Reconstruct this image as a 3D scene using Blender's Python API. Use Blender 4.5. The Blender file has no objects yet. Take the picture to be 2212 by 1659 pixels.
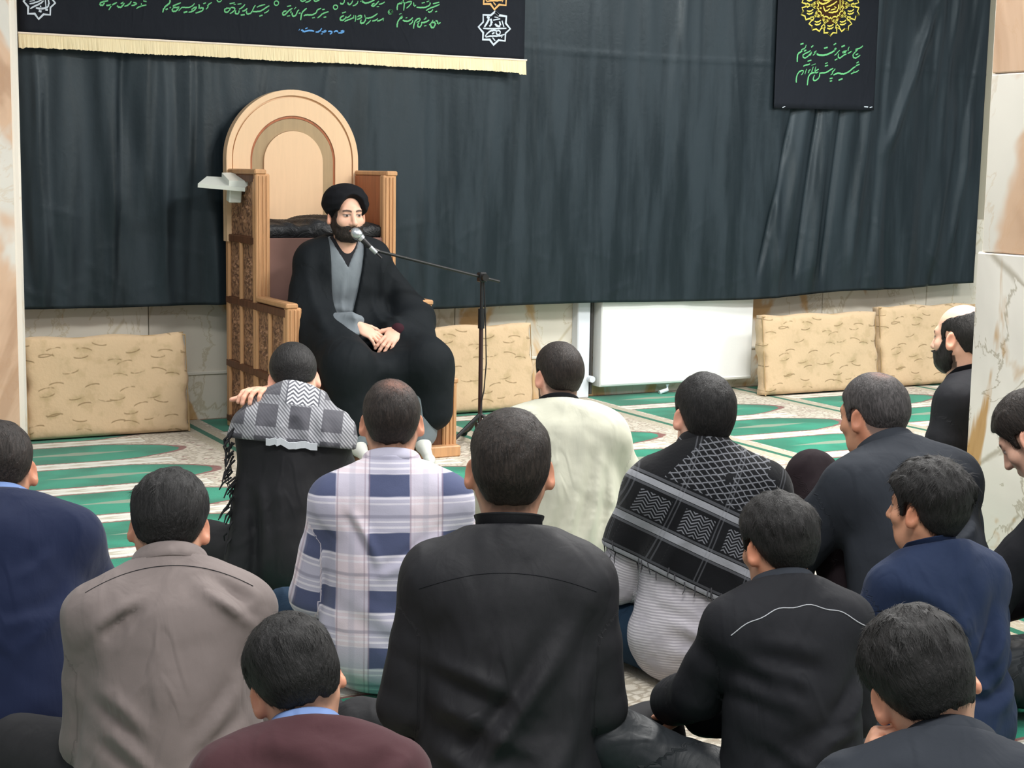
import bpy, math, random
import numpy as np
from mathutils import Matrix, Vector

# ------------------------------------------------------------------ camera, light, exposure
SC = bpy.context.scene
COL = SC.collection
F_PX, CAM_H = 3400.0, 1.4
PITCH, ROLL, YAW = (math.radians(a) for a in (7.755, 0.914, 27.84))
def cam_axes():
    f = np.array([math.sin(YAW)*math.cos(PITCH), math.cos(YAW)*math.cos(PITCH), -math.sin(PITCH)])
    r0 = np.array([math.cos(YAW), -math.sin(YAW), 0.0]); u0 = np.cross(r0, f)
    return math.cos(ROLL)*r0+math.sin(ROLL)*u0, math.cos(ROLL)*u0-math.sin(ROLL)*r0, f
CA, CB, CD = cam_axes()
cam = bpy.data.cameras.new('camera'); cam.sensor_width = 36.0; cam.lens = 36.0*F_PX/2212.0
cam.clip_start = 0.05
camo = bpy.data.objects.new('camera', cam); COL.objects.link(camo)
M = Matrix.Identity(4)
for i in range(3):
    M[i][0], M[i][1], M[i][2] = CA[i], CB[i], -CD[i]
M[2][3] = CAM_H
camo.matrix_world = M
SC.camera = camo

world = bpy.data.worlds.new('hall_air'); SC.world = world; world.use_nodes = True
world.node_tree.nodes['Background'].inputs[0].default_value = (0.93, 0.97, 1.0, 1)
world.node_tree.nodes['Background'].inputs[1].default_value = 0.38

def area(name, loc, rot, size, power, col=(1, .985, .955), sizey=None):
    l = bpy.data.lights.new(name, 'AREA'); l.shape = 'RECTANGLE'; l.size = size; l.size_y = sizey or size
    l.energy = power; l.color = col
    o = bpy.data.objects.new(name, l); COL.objects.link(o); o.location = loc; o.rotation_euler = rot
    return o
# rows of ceiling lamps of the hall (above the frame)
for i, (x, y) in enumerate([(1.2, 1.5), (1.2, 5.0), (4.6, 1.6), (5.6, 6.2), (7.8, 4.6), (4.15, 4.5)]):
    area('ceiling_lamp_light', (x, y, 3.25), (0, 0, 0), 1.2, [64, 34, 60, 62, 84, 125][i], sizey=0.6)

SC.view_settings.view_transform = 'Standard'; SC.view_settings.look = 'None'
SC.view_settings.gamma = 1.0; SC.view_settings.use_curve_mapping = False
SC.view_settings.exposure = 0.42

# ------------------------------------------------------------------ small helpers
def lin(r, g, b):
    f = lambda c: (c/255/12.92) if c/255 <= .04045 else ((c/255+.055)/1.055)**2.4
    return (f(r), f(g), f(b))
def lin4(c): return (*lin(*c), 1.0)
def link(o, parent=None):
    COL.objects.link(o)
    if parent is not None: o.parent = parent
    return o
def empty(name, loc=(0, 0, 0), rz=0.0):
    o = bpy.data.objects.new(name, None); o.location = loc; o.rotation_euler = (0, 0, rz)
    o.empty_display_size = .1
    return link(o)
def tag(o, label=None, cat=None, group=None, kind=None):
    if label: o['label'] = label
    if cat: o['category'] = cat
    if group: o['group'] = group
    if kind: o['kind'] = kind
    return o
def mesh_obj(name, verts, faces, mat=None, parent=None, smooth=False, attrs=None):
    me = bpy.data.meshes.new(name)
    V = np.asarray(verts, dtype=np.float32)
    if isinstance(faces, np.ndarray) and faces.ndim == 2:
        n, k = faces.shape
        me.vertices.add(len(V)); me.vertices.foreach_set('co', V.ravel())
        me.loops.add(n*k); me.loops.foreach_set('vertex_index', faces.astype(np.int32).ravel())
        me.polygons.add(n); me.polygons.foreach_set('loop_start', np.arange(0, n*k, k, dtype=np.int32))
        me.update(calc_edges=True)
    else:
        me.from_pydata([tuple(map(float, v)) for v in V], [], [tuple(map(int, f)) for f in faces]); me.update()
    if smooth: me.polygons.foreach_set('use_smooth', [True]*len(me.polygons))
    for k, a in (attrs or {}).items():
        a = np.asarray(a, dtype=np.float32)
        if a.ndim == 1: at = me.attributes.new(k, 'FLOAT', 'POINT'); at.data.foreach_set('value', a)
        else: at = me.attributes.new(k, 'FLOAT_VECTOR', 'POINT'); at.data.foreach_set('vector', a.ravel())
    if mat: me.materials.append(mat)
    return link(bpy.data.objects.new(name, me), parent)

class MB:
    """collects boxes, prisms and tubes into one mesh"""
    def __init__(s): s.v = []; s.f = []
    def add(s, v, f):
        b = len(s.v); s.v += [tuple(p) for p in v]; s.f += [tuple(i+b for i in q) for q in f]; return s
    def box(s, lo, hi, bev=0.0):
        x0, y0, z0 = lo; x1, y1, z1 = hi
        if bev <= 0:
            v = [(x, y, z) for z in (z0, z1) for y in (y0, y1) for x in (x0, x1)]
            return s.add(v, [(0, 2, 3, 1), (4, 5, 7, 6), (0, 1, 5, 4), (1, 3, 7, 5), (3, 2, 6, 7), (2, 0, 4, 6)])
        b = bev; P = []
        idx = {}
        for sx in (0, 1):
            for sy in (0, 1):
                for sz in (0, 1):
                    X, Y, Z = (x0, x1)[sx], (y0, y1)[sy], (z0, z1)[sz]
                    dx, dy, dz = (b, -b)[sx], (b, -b)[sy], (b, -b)[sz]
                    for k, p in enumerate([(X, Y+dy, Z+dz), (X+dx, Y, Z+dz), (X+dx, Y+dy, Z)]):
                        idx[sx, sy, sz, k] = len(P); P.append(p)
        Fc = []
        g = lambda a, b_, c, k: idx[a, b_, c, k]
        for sx in (0, 1): Fc.append([g(sx, 0, 0, 0), g(sx, 1, 0, 0), g(sx, 1, 1, 0), g(sx, 0, 1, 0)][::1 if sx else -1])
        for sy in (0, 1): Fc.append([g(0, sy, 0, 1), g(1, sy, 0, 1), g(1, sy, 1, 1), g(0, sy, 1, 1)][::-1 if sy else 1])
        for sz in (0, 1): Fc.append([g(0, 0, sz, 2), g(1, 0, sz, 2), g(1, 1, sz, 2), g(0, 1, sz, 2)][::1 if sz else -1])
        for a in (0, 1):
            for c in (0, 1):
                Fc.append([g(a, c, 0, 0), g(a, c, 1, 0), g(a, c, 1, 1), g(a, c, 0, 1)])
                Fc.append([g(a, 0, c, 0), g(a, 1, c, 0), g(a, 1, c, 2), g(a, 0, c, 2)])
                Fc.append([g(0, a, c, 1), g(1, a, c, 1), g(1, a, c, 2), g(0, a, c, 2)])
        for a in (0, 1):
            for c in (0, 1):
                for e in (0, 1): Fc.append([g(a, c, e, 0), g(a, c, e, 1), g(a, c, e, 2)])
        return s.add(P, Fc)
    def tube(s, pts, r, n=10, cap=True):
        pts = [Vector(p) for p in pts]; b = len(s.v)
        rs = r if isinstance(r, (list, tuple)) else [r]*len(pts)
        for i, p in enumerate(pts):
            t = (pts[min(i+1, len(pts)-1)]-pts[max(i-1, 0)]).normalized()
            a = t.cross(Vector((0, 0, 1)))
            if a.length < 1e-3: a = t.cross(Vector((1, 0, 0)))
            a.normalize(); c = t.cross(a)
            for k in range(n):
                q = 2*math.pi*k/n
                s.v.append(tuple(p+(a*math.cos(q)+c*math.sin(q))*rs[i]))
        for i in range(len(pts)-1):
            for k in range(n):
                k2 = (k+1) % n
                s.f.append((b+i*n+k, b+i*n+k2, b+(i+1)*n+k2, b+(i+1)*n+k))
        if cap:
            s.f.append(tuple(b+k for k in range(n))[::-1]); s.f.append(tuple(b+(len(pts)-1)*n+k for k in range(n)))
        return s
    def prism(s, poly, axis, a, b_):
        """extrude a 2-D polygon along an axis: axis 'y' -> poly is (x,z)"""
        n = len(poly); base = len(s.v)
        for t in (a, b_):
            for p in poly:
                s.v.append({'y': (p[0], t, p[1]), 'x': (t, p[0], p[1]), 'z': (p[0], p[1], t)}[axis])
        s.f.append(tuple(base+i for i in range(n))); s.f.append(tuple(base+n+i for i in range(n))[::-1])
        for i in range(n):
            j = (i+1) % n; s.f.append((base+i, base+n+i, base+n+j, base+j))
        return s
    def build(s, name, mat, parent=None, smooth=False):
        o = mesh_obj(name, s.v, s.f, mat, parent, smooth)
        import bmesh
        bm = bmesh.new(); bm.from_mesh(o.data); bmesh.ops.recalc_face_normals(bm, faces=bm.faces); bm.to_mesh(o.data); bm.free()
        return o

# ------------------------------------------------------------------ node expression helper
class X:
    """a shader socket with arithmetic"""
    def __init__(s, nt, sock): s.nt, s.k = nt, sock
    def m(s, op, *o):
        n = s.nt.nodes.new('ShaderNodeMath'); n.operation = op
        for i, v in enumerate((s,)+o):
            if isinstance(v, X): s.nt.links.new(v.k, n.inputs[i])
            else: n.inputs[i].default_value = v
        return X(s.nt, n.outputs[0])
    def __add__(s, o): return s.m('ADD', o)
    def __sub__(s, o): return s.m('SUBTRACT', o)
    def __mul__(s, o): return s.m('MULTIPLY', o)
    def __truediv__(s, o): return s.m('DIVIDE', o)
    __radd__ = __add__; __rmul__ = __mul__
    def __rsub__(s, o): return (s*-1.0)+o
    def __gt__(s, o): return s.m('GREATER_THAN', o)
    def __lt__(s, o): return s.m('LESS_THAN', o)
    def fract(s): return s.m('FRACT')
    def abs(s): return s.m('ABSOLUTE')
    def sin(s): return s.m('SINE')
    def ping(s, a): return s.m('PINGPONG', a)
    def mx(s, o): return s.m('MAXIMUM', o)
    def mn(s, o): return s.m('MINIMUM', o)
    def ss(s, a, b):
        n = s.nt.nodes.new('ShaderNodeMapRange'); n.interpolation_type = 'SMOOTHSTEP'
        s.nt.links.new(s.k, n.inputs[0]); n.inputs[1].default_value = a; n.inputs[2].default_value = b
        return X(s.nt, n.outputs[0])
def inv(x): return 1.0-x

class Mat:
    def __init__(s, name, rough=.6, spec=.3, sheen=0.0):
        s.m = bpy.data.materials.new(name); s.m.use_nodes = True; s.nt = s.m.node_tree
        s.b = s.nt.nodes['Principled BSDF']
        s.b.inputs['Roughness'].default_value = rough
        s.b.inputs['Specular IOR Level'].default_value = spec
        if sheen:
            s.b.inputs['Sheen Weight'].default_value = sheen; s.b.inputs['Sheen Roughness'].default_value = .5
    def coord(s, kind='Object'):
        n = s.nt.nodes.new('ShaderNodeTexCoord'); return n.outputs[kind]
    def attr(s, name):
        n = s.nt.nodes.new('ShaderNodeAttribute'); n.attribute_name = name; return n
    def map(s, vec, scale=(1, 1, 1), rot=(0, 0, 0), loc=(0, 0, 0)):
        n = s.nt.nodes.new('ShaderNodeMapping'); s.nt.links.new(vec, n.inputs[0])
        n.inputs['Scale'].default_value = scale; n.inputs['Rotation'].default_value = rot; n.inputs['Location'].default_value = loc
        return n.outputs[0]
    def xyz(s, vec):
        n = s.nt.nodes.new('ShaderNodeSeparateXYZ'); s.nt.links.new(vec, n.inputs[0])
        return [X(s.nt, o) for o in n.outputs]
    def vec(s, x, y, z=0.0):
        n = s.nt.nodes.new('ShaderNodeCombineXYZ')
        for i, v in enumerate((x, y, z)):
            if isinstance(v, X): s.nt.links.new(v.k, n.inputs[i])
            else: n.inputs[i].default_value = v
        return n.outputs[0]
    def noise(s, vec, scale, detail=4, rough=.55, dist=0.0):
        n = s.nt.nodes.new('ShaderNodeTexNoise'); s.nt.links.new(vec, n.inputs['Vector'])
        n.inputs['Scale'].default_value = scale; n.inputs['Detail'].default_value = detail
        n.inputs['Roughness'].default_value = rough; n.inputs['Distortion'].default_value = dist
        return X(s.nt, n.outputs[0])
    def voro(s, vec, scale, feature='F1', rnd=1.0):
        n = s.nt.nodes.new('ShaderNodeTexVoronoi'); n.feature = feature; s.nt.links.new(vec, n.inputs['Vector'])
        n.inputs['Scale'].default_value = scale; n.inputs['Randomness'].default_value = rnd
        return X(s.nt, n.outputs['Distance'])
    def rgb(s, c):
        n = s.nt.nodes.new('ShaderNodeRGB'); n.outputs[0].default_value = (*c[:3], 1); return n.outputs[0]
    def mix(s, fac, a, b, mode='MIX'):
        n = s.nt.nodes.new('ShaderNodeMix'); n.data_type = 'RGBA'; n.blend_type = mode
        if isinstance(fac, X): s.nt.links.new(fac.k, n.inputs[0])
        else: n.inputs[0].default_value = fac
        for i, v in ((6, a), (7, b)):
            if isinstance(v, (tuple, list)): n.inputs[i].default_value = (*v[:3], 1)
            else: s.nt.links.new(v, n.inputs[i])
        return n.outputs[2]
    def ramp(s, fac, stops):
        n = s.nt.nodes.new('ShaderNodeValToRGB'); s.nt.links.new(fac.k, n.inputs[0])
        e = n.color_ramp.elements
        while len(e) < len(stops): e.new(.5)
        for q, (p, c) in zip(e, stops): q.position = p; q.color = (*c[:3], 1)
        return n.outputs[0]
    def color(s, c):
        if isinstance(c, (tuple, list)): s.b.inputs['Base Color'].default_value = (*c[:3], 1)
        else: s.nt.links.new(c, s.b.inputs['Base Color'])
        return s
    def bump(s, h, strength=.3, dist=.01):
        n = s.nt.nodes.new('ShaderNodeBump'); n.inputs['Strength'].default_value = strength; n.inputs['Distance'].default_value = dist
        s.nt.links.new(h.k, n.inputs['Height']); s.nt.links.new(n.outputs[0], s.b.inputs['Normal'])
        return s

def cloth_mat(name, c, rough=.85, spec=.15, sheen=.0, wr=.35, var=.12, weave=True):
    m = Mat(name, rough, spec, sheen); v = m.attr('tco').outputs['Vector']
    n1 = m.noise(v, 9, 3); n2 = m.noise(v, 2.2, 2)
    cc = lin(*c); k = m.mix(n2.ss(.3, .7)*var*2, cc, tuple(min(1, x*1.45+.004) for x in cc))
    m.color(k)
    st = m.noise(m.map(v, (1.0, 1.0, .38), (0, .5, 0)), 14, 3, .5, .8)
    fine = m.noise(v, 420, 1)
    def ridge(rot, sc, off):
        r_ = m.noise(m.map(v, (1.0, 1.0, .45), (0, rot, 0), (off, 0, off)), sc, 1.5, .45, 1.1)
        return inv((r_-.5).abs().ss(.0, .11))
    gate = m.noise(v, 3.3, 1).ss(.42, .62)
    rid = (ridge(.7, 5.0, 1.3)*gate).mx(ridge(-.6, 6.0, 7.1)*inv(gate)*.8)
    m.bump(st*wr+n1*(wr*.6)+rid*(wr*.55)+fine*.012, .55, .022)
    return m.m
def plain(name, c, rough=.6, spec=.3, metal=0.0, noise=0.0):
    m = Mat(name, rough, spec); m.b.inputs['Metallic'].default_value = metal
    if noise:
        n = m.noise(m.coord(), 6, 5); cc = lin(*c)
        m.color(m.mix(n.ss(.3, .7)*noise, cc, tuple(x*.55 for x in cc)))
    else: m.color(lin(*c))
    return m.m

# ------------------------------------------------------------------ the setting: floor, wall, pillars
WALL_V, CURT_V = 8.45, 8.27

def carpet_mat():
    m = Mat('prayer_carpet', .95, .05, .2)
    x, y, z = m.xyz(m.coord('Object'))
    co = m.coord('Object')
    wob = (m.noise(co, 9, 3)-.5)*.035
    a = ((x-2.39)/1.23).fract()                     # along the row
    b = (((y-7.33)/.58).fract()-.5)                 # across the row: +-.5 at the white stripes
    ab = (b+wob*.3).abs()
    green, green2 = lin(38, 150, 120), lin(28, 118, 92)
    cream, beige, red, white, brown = lin(222, 214, 198), lin(186, 176, 152), lin(120, 46, 46), lin(232, 232, 222), lin(120, 108, 88)
    # floral ground
    fl = m.voro(m.vec(x+wob*1.5, y*1.6+wob*1.5), 23, 'DISTANCE_TO_EDGE')
    fl2 = m.noise(co, 30, 3, .6, 1.2)
    ground = m.mix(fl.ss(.04, .16), lin(178, 168, 150), cream)
    ground = m.mix((fl2.ss(.58, .64))*.8, ground, lin(166, 150, 130))
    redv = m.voro(m.vec(x*1.0+wob*2, y*2.2), 7, 'F1')
    ground = m.mix((redv.ss(.10, .14))*inv(redv.ss(.17, .21))*.75, ground, red)
    # green niche with a pointed head towards +x
    t = (ab/.36); tip = .80-(t*t)*.26+wob*1.4
    inn = inv((a-tip).ss(-.006, .006))*(a > .085)*inv((ab-.36).ss(-.006, .006))
    edge = inv((a-tip).ss(.030, .040))*(a > .085)*inv((ab-.385).ss(-.006, .006))
    gr = m.mix(m.noise(co, 3, 2).ss(.35, .65), green, green2)
    da = (a-.40)/.26; db = ab/.085
    loz = (da.abs()+db+wob*9)
    gr = m.mix(inv(loz.ss(.75, .95))*.85, gr, lin(150, 160, 140))
    c = m.mix(edge*.85, ground, red)
    c = m.mix(inn, c, gr)
    # white stripes between rows, with a thin patterned line in the middle
    chev = ((x*46+ab*60).sin() > .2)
    wst = (ab > .405)*(a > .06)*(a < .72)
    c = m.mix(wst, c, white)
    c = m.mix(((ab > .455)*(a > .06)*(a < .72))*(chev*.5+.25), c, beige)
    # border bands beside the seams
    bd = (a < .065).mx(a > .93)
    pat = m.noise(m.vec(x*2.5, y), 38, 2)
    c = m.mix(bd, c, m.mix(pat.ss(.45, .55)*.5, beige, lin(205, 200, 184)))
    c = m.mix((a < .016).mx(a > .985), c, lin(30, 110, 84))
    pile = m.noise(co, 260, 2)
    c = m.mix(.35, c, m.mix(pile, (.55, .55, .55), (1, 1, 1)), 'MULTIPLY')
    m.color(c); m.bump(pile+m.noise(co, 40, 2)*.6, .5, .008)
    return m.m

fl = MB().box((-6, -4, -.05), (16, WALL_V, 0)).build('floor', carpet_mat()); tag(fl, 'green and cream patterned prayer carpet covering the floor', None, None, 'structure')

def marble_mat(name, base, vein, veinamt=.5, scale=1.0, brown=(178, 128, 66), seed=0.0, patch=.35, thr=.60):
    m = Mat(name, .22, .45); oi = m.nt.nodes.new('ShaderNodeObjectInfo')
    rnd = X(m.nt, oi.outputs['Random'])*37.0
    x, y, z = m.xyz(m.coord('Object')); v = m.vec(x*scale+rnd+seed, y*scale+rnd*.7, z*scale*.8)
    n = m.noise(v, 1.8, 6, .6, 1.6)
    b = lin(*base); cloud = m.noise(v, 1.1, 4, .5, .4)
    c = m.mix(cloud.ss(.35, .65), b, tuple(q*.78 for q in b))
    vn = m.voro(m.vec(x*scale*1.2+rnd+n*.9, y*scale+n*.6, z*scale*.7+n*.7), 2.6, 'DISTANCE_TO_EDGE')
    c = m.mix(inv(vn.ss(.0, .035))*veinamt, c, lin(*vein))
    p = m.noise(m.vec(x*scale+rnd*1.7+3, y*scale, z*scale*.55), 1.7, 5, .55, 1.0)
    c = m.mix(p.ss(thr, thr+.05)*patch*1.9, c, lin(*brown))
    c = m.mix(p.ss(thr+.05, thr+.12)*patch*.8, c, lin(130, 80, 38))
    m.color(c); m.bump(n, .03, .01); return m.m
MARBLE_WALL = marble_mat('onyx_marble', (236, 230, 216), (176, 160, 118), .45, 1.0, (202, 156, 92), 0, .42, .555)
MARBLE_PILLAR = marble_mat('cream_marble', (246, 240, 230), (214, 190, 160), .35, .8, (222, 180, 146), 5, .44, .50)
MARBLE_PLINTH = marble_mat('white_marble', (252, 246, 238), (160, 148, 126), .65, 1.25, (192, 142, 66), 9, .46, .54)
GROUT = plain('grout', (168, 162, 146), .9, .1)

wb = MB().box((-3, WALL_V, 0), (16, WALL_V+.2, 3.6)).build('wall_back', GROUT); tag(wb, 'marble clad back wall behind the curtain', None, None, 'structure')
def slab(name, lo, hi, mat, parent, bev=.003):
    c = [(a+b)/2 for a, b in zip(lo, hi)]
    o = MB().box([a-q for a, q in zip(lo, c)], [b-q for b, q in zip(hi, c)], bev).build(name, mat, parent); o.location = c
    return o
u = 1.30
for k in range(9):
    w = .92
    slab('marble_slab', (u+.002, WALL_V-.02, .262), (u+w-.002, WALL_V, 1.10), MARBLE_WALL, wb)
    slab('skirting_slab', (u+.002, WALL_V-.025, 0.0), (u+w-.002, WALL_V, .258), MARBLE_WALL, wb)
    u += w
tr = MB().box((1.3, WALL_V-.034, .250), (9.6, WALL_V-.02, .268), .003).build('trim_1', plain('pale_stone_trim', (226, 222, 210), .4, .4)); tag(tr, 'pale stone ledge along the marble wall above the skirting', None, None, 'structure')

def pillar(name, lo, hi, label, plinth_h, grow, joints):
    root = empty(name, ((lo[0]+hi[0])/2, (lo[1]+hi[1])/2, 0)); tag(root, label, 'pillar', None, 'structure')
    cx, cy = root.location.x, root.location.y
    hx, hy = (hi[0]-lo[0])/2, (hi[1]-lo[1])/2
    MB().box((-hx, -hy, 0), (hx, hy, 3.6), .018).build('core', plain('pillar_edge_stone', (240, 232, 220), .35, .4), root)
    zs = [plinth_h]+joints
    for face in range(4):
        ex, ey = (hx, hy) if face % 2 == 0 else (hy, hx)
        def put(nm, z0, z1, inset, t, mat):
            s = slab(nm, (-ex+inset, -ey-t, z0), (ex-inset, -ey+.002, z1), mat, root, .004)
            s.parent = root
            rot = Matrix.Rotation(face*math.pi/2, 4, 'Z'); s.matrix_local = rot @ Matrix.Translation(s.location)
        if plinth_h: put('plinth_slab', 0.0, plinth_h, .018, .022+grow, MARBLE_PLINTH)
        for z0, z1 in zip(zs[:-1], zs[1:]):
            put('face_slab', z0+.003, z1, .03, .014, MARBLE_PILLAR)
    return root
PIL_R = pillar('marble_pillar', (4.02, 3.50), (4.64, 4.13), 'square pillar at the right edge with brown veined white marble plinth', 1.14, 0.0, [1.75, 2.4, 3.1, 3.6])
PIL_L = pillar('marble_pillar', (0.66, 7.82), (1.447, 8.44), 'pale marble pillar at the left edge beside the black curtain', 0.0, -.006, [3.6])

# ------------------------------------------------------------------ curtain
def sat(x): return np.clip(x, 0, 1)
def sstep(a, b, x): t = sat((x-a)/(b-a)); return t*t*(3-2*t)
def build_curtain():
    rng = np.random.RandomState(4)
    nu, nz = 600, 130
    U = np.linspace(1.47, 8.03, nu); Z = np.linspace(0, 1, nz)
    hem_u = [1.53, 1.9, 2.3, 2.6, 3.2, 3.75, 4.3, 4.98, 5.4, 5.9, 6.3, 6.8, 7.3, 7.7, 8.03]
    hem_z = [.655, .645, .648, .662, .62, .592, .598, .605, .592, .594, .598, .640, .630, .655, .665]
    hem = np.interp(U, hem_u, hem_z)
    hem = np.convolve(np.pad(hem, 30, 'edge'), np.ones(61)/61, 'valid')
    UU, T = np.meshgrid(U, Z, indexing='ij')
    ZZ = hem[:, None]*(1-T)+2.95*T
    # vertical folds that wander sideways and fade
    D = np.zeros_like(UU)
    for k in range(150):
        u0 = rng.uniform(1.5, 8.1); w = rng.uniform(.018, .06); zc = rng.uniform(.5, 2.8); zl = rng.uniform(.35, 1.2)
        dr = rng.uniform(-.10, .10); a = rng.uniform(.004, .016)*rng.choice([1, -1], p=[.7, .3])
        dens = .35+.55*(u0 < 2.7)+.65*(u0 > 6.2)+.15*(u0 < 4.2)
        c = u0+dr*(ZZ-zc)+.02*np.sin(ZZ*3.1+k)
        D += dens*a*np.exp(-((UU-c)/w)**2)*np.exp(-((ZZ-zc)/zl)**2)
    # hand-placed strong folds under the small banner and near the right end
    for (ua, za, ub, zb, w, a) in [(6.36, 1.83, 6.12, .75, .020, -.022), (6.47, 1.83, 6.27, .75, .05, .028), (6.57, 1.83, 6.42, .72, .022, -.026), (6.66, 1.83, 6.54, .72, .045, .028), (6.76, 1.83, 6.64, .70, .020, -.022), (6.98, 1.83, 6.86, .75, .05, .028),
                                    (7.55, 2.6, 7.15, 1.55, .05, .03), (7.62, 2.7, 7.55, 1.9, .04, .02), (7.75, 1.6, 7.62, .75, .05, .03), (7.9, 1.5, 7.8, .9, .03, .02), (1.75, 2.0, 1.72, 1.0, .05, .018),
                                    (1.95, 2.0, 2.02, 1.1, .06, .02), (2.2, 2.0, 2.16, 1.2, .05, .018), (1.62, 1.9, 1.66, .8, .03, .015), (2.42, 2.0, 2.40, 1.3, .05, .015)]:
        t = sat((ZZ-zb)/(za-zb)); c = ub+(ua-ub)*t
        D += a*np.exp(-((UU-c)/w)**2)*sstep(zb-.12, zb+.15, ZZ)*(1-sstep(za+.15, za+.5, ZZ))
    D += .022*np.sin(UU*2.1+.6)+.010*np.sin(UU*5.3+ZZ*.8)
    # crumples near the hem
    cr = np.zeros_like(D)
    for k in range(90):
        u0 = rng.uniform(1.5, 8.1); z0 = rng.uniform(.62, 1.15); th = rng.uniform(.2, .9)*rng.choice([-1, 1]); ln = rng.uniform(.03, .12)
        du, dz = UU-u0, ZZ-z0; p = du*math.cos(th)+dz*math.sin(th); q = -du*math.sin(th)+dz*math.cos(th)
        cr += rng.uniform(.001, .0025)*np.exp(-(p/ln)**2-(q/.012)**2)
    D += cr
    seam = 2.10+.01*np.sin(UU*2)
    D += .002*np.exp(-((ZZ-seam)/.012)**2)*(UU > 4.0)
    V = CURT_V-.02-D
    under = ((UU < 4.42) & (ZZ > 1.94)) | ((UU > 6.16) & (UU < 7.06) & (ZZ > 1.80))
    V = np.where(under, np.maximum(V, 8.198), V)
    front = np.stack([UU, V, ZZ], -1).reshape(-1, 3); back = front+np.array([0, .004, 0])
    i, j = np.meshgrid(np.arange(nu-1), np.arange(nz-1), indexing='ij'); q0 = (i*nz+j).ravel()
    fq = np.stack([q0, q0+nz, q0+nz+1, q0+1], 1); n = nu*nz
    bq = np.stack([q0+n, q0+1+n, q0+nz+1+n, q0+nz+n], 1)
    e = (np.arange(nu-1)*nz); hq = np.stack([e, e+n, e+nz+n, e+nz], 1)
    e = np.arange(nz-1); l1 = np.stack([e, e+1, e+1+n, e+n], 1); e2 = e+(nu-1)*nz; l2 = np.stack([e2, e2+n, e2+1+n, e2+1], 1)
    m = Mat('black_satin', .42, .45); m.b.inputs['Specular Tint'].default_value = (.78, .92, 1, 1); v = m.coord('Object')
    x, y, z = m.xyz(v)
    n1 = m.noise(m.vec(x*3, y, z*.35), 3.0, 5, .6)
    m.color(m.mix(n1.ss(.35, .65), (.0058, .0106, .0142), (.0140, .0218, .0285)))
    m.nt.links.new((n1.ss(.3, .7)*.2+.34).k, m.b.inputs['Roughness'])
    cr = m.noise(m.vec(x, y, z*.8), 26, 4, .6, .8); m.bump(cr+m.noise(v, 500, 1)*.05, .08, .012)
    o = mesh_obj('black_curtain', np.concatenate([front, back]), np.concatenate([fq, bq, hq, l1, l2]), m.m, None, True)
    tag(o, 'wide black satin mourning curtain covering the upper back wall', 'curtain')
    return UU, V, ZZ
CU, CV, CZ = build_curtain()

# ------------------------------------------------------------------ floor cushions against the wall
def cushion(u0, u1, z1, vb, lean, label, seed):
    w, h, t = u1-u0, z1, .13
    root = empty('back_cushion', ((u0+u1)/2, vb, 0)); tag(root, label, 'cushion', 'beige back cushions leaning on the wall')
    n, mth = 48, 30
    rng = np.random.RandomState(seed)
    P, Fc = [], []
    g = np.linspace(-1, 1, n); q = np.linspace(-1, 1, mth)
    for s in (-1, 1):
        for zz in q:
            for xx in g:
                ex = 1-abs(xx)**10; ez = 1-abs(zz)**8
                th = t/2*(.62+.38*(max(ex, 0)*max(ez, 0))**.5)
                pil = .006*math.sin(xx*9+seed)*math.cos(zz*6+seed*2)*ex*ez
                wob = .006*math.sin(zz*5+seed)*(abs(xx) > .8)
                P.append((xx*w/2*(1-.012*(1-ex))+wob+.006*math.sin(zz*11+seed)*(abs(xx) > .9), s*(th+pil*.6), (zz*.5+.5)*h+.006*math.sin(xx*7+seed)*(zz > .5)))
    N = n*mth
    for j in range(mth-1):
        for i in range(n-1):
            a = j*n+i
            Fc.append((a, a+1, a+n+1, a+n)); Fc.append((N+a, N+a+n, N+a+n+1, N+a+1))
    for j in range(mth-1):
        a = j*n; Fc.append((a, a+n, N+a+n, N+a)); a = j*n+n-1; Fc.append((a, N+a, N+a+n, a+n))
    for i in range(n-1):
        Fc.append((i, N+i, N+i+1, i+1)); a = (mth-1)*n+i; Fc.append((a, a+1, N+a+1, N+a))
    P = np.array(P); cs, sn = math.cos(lean), math.sin(lean)
    y, z = P[:, 1].copy(), P[:, 2].copy(); P[:, 1] = y*cs+z*sn; P[:, 2] = z*cs-y*sn
    P[:, 2] -= P[:, 2].min()
    o = mesh_obj('cover', P, Fc, CUSH, root, True)
    # piping round the front edge
    pts = [(-w/2, -t*.31, 0.0), (-w/2, -t*.31, h), (w/2, -t*.31, h), (w/2, -t*.31, 0.0)]
    pts = [(a*.995, b*cs+c*.99*sn, c*.99*cs-b*sn) for a, b, c in pts]
    MB().tube([pts[0], pts[1], pts[2], pts[3]], .005, 6).build('piping', CUSH_PIPE, root)
    return root
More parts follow.
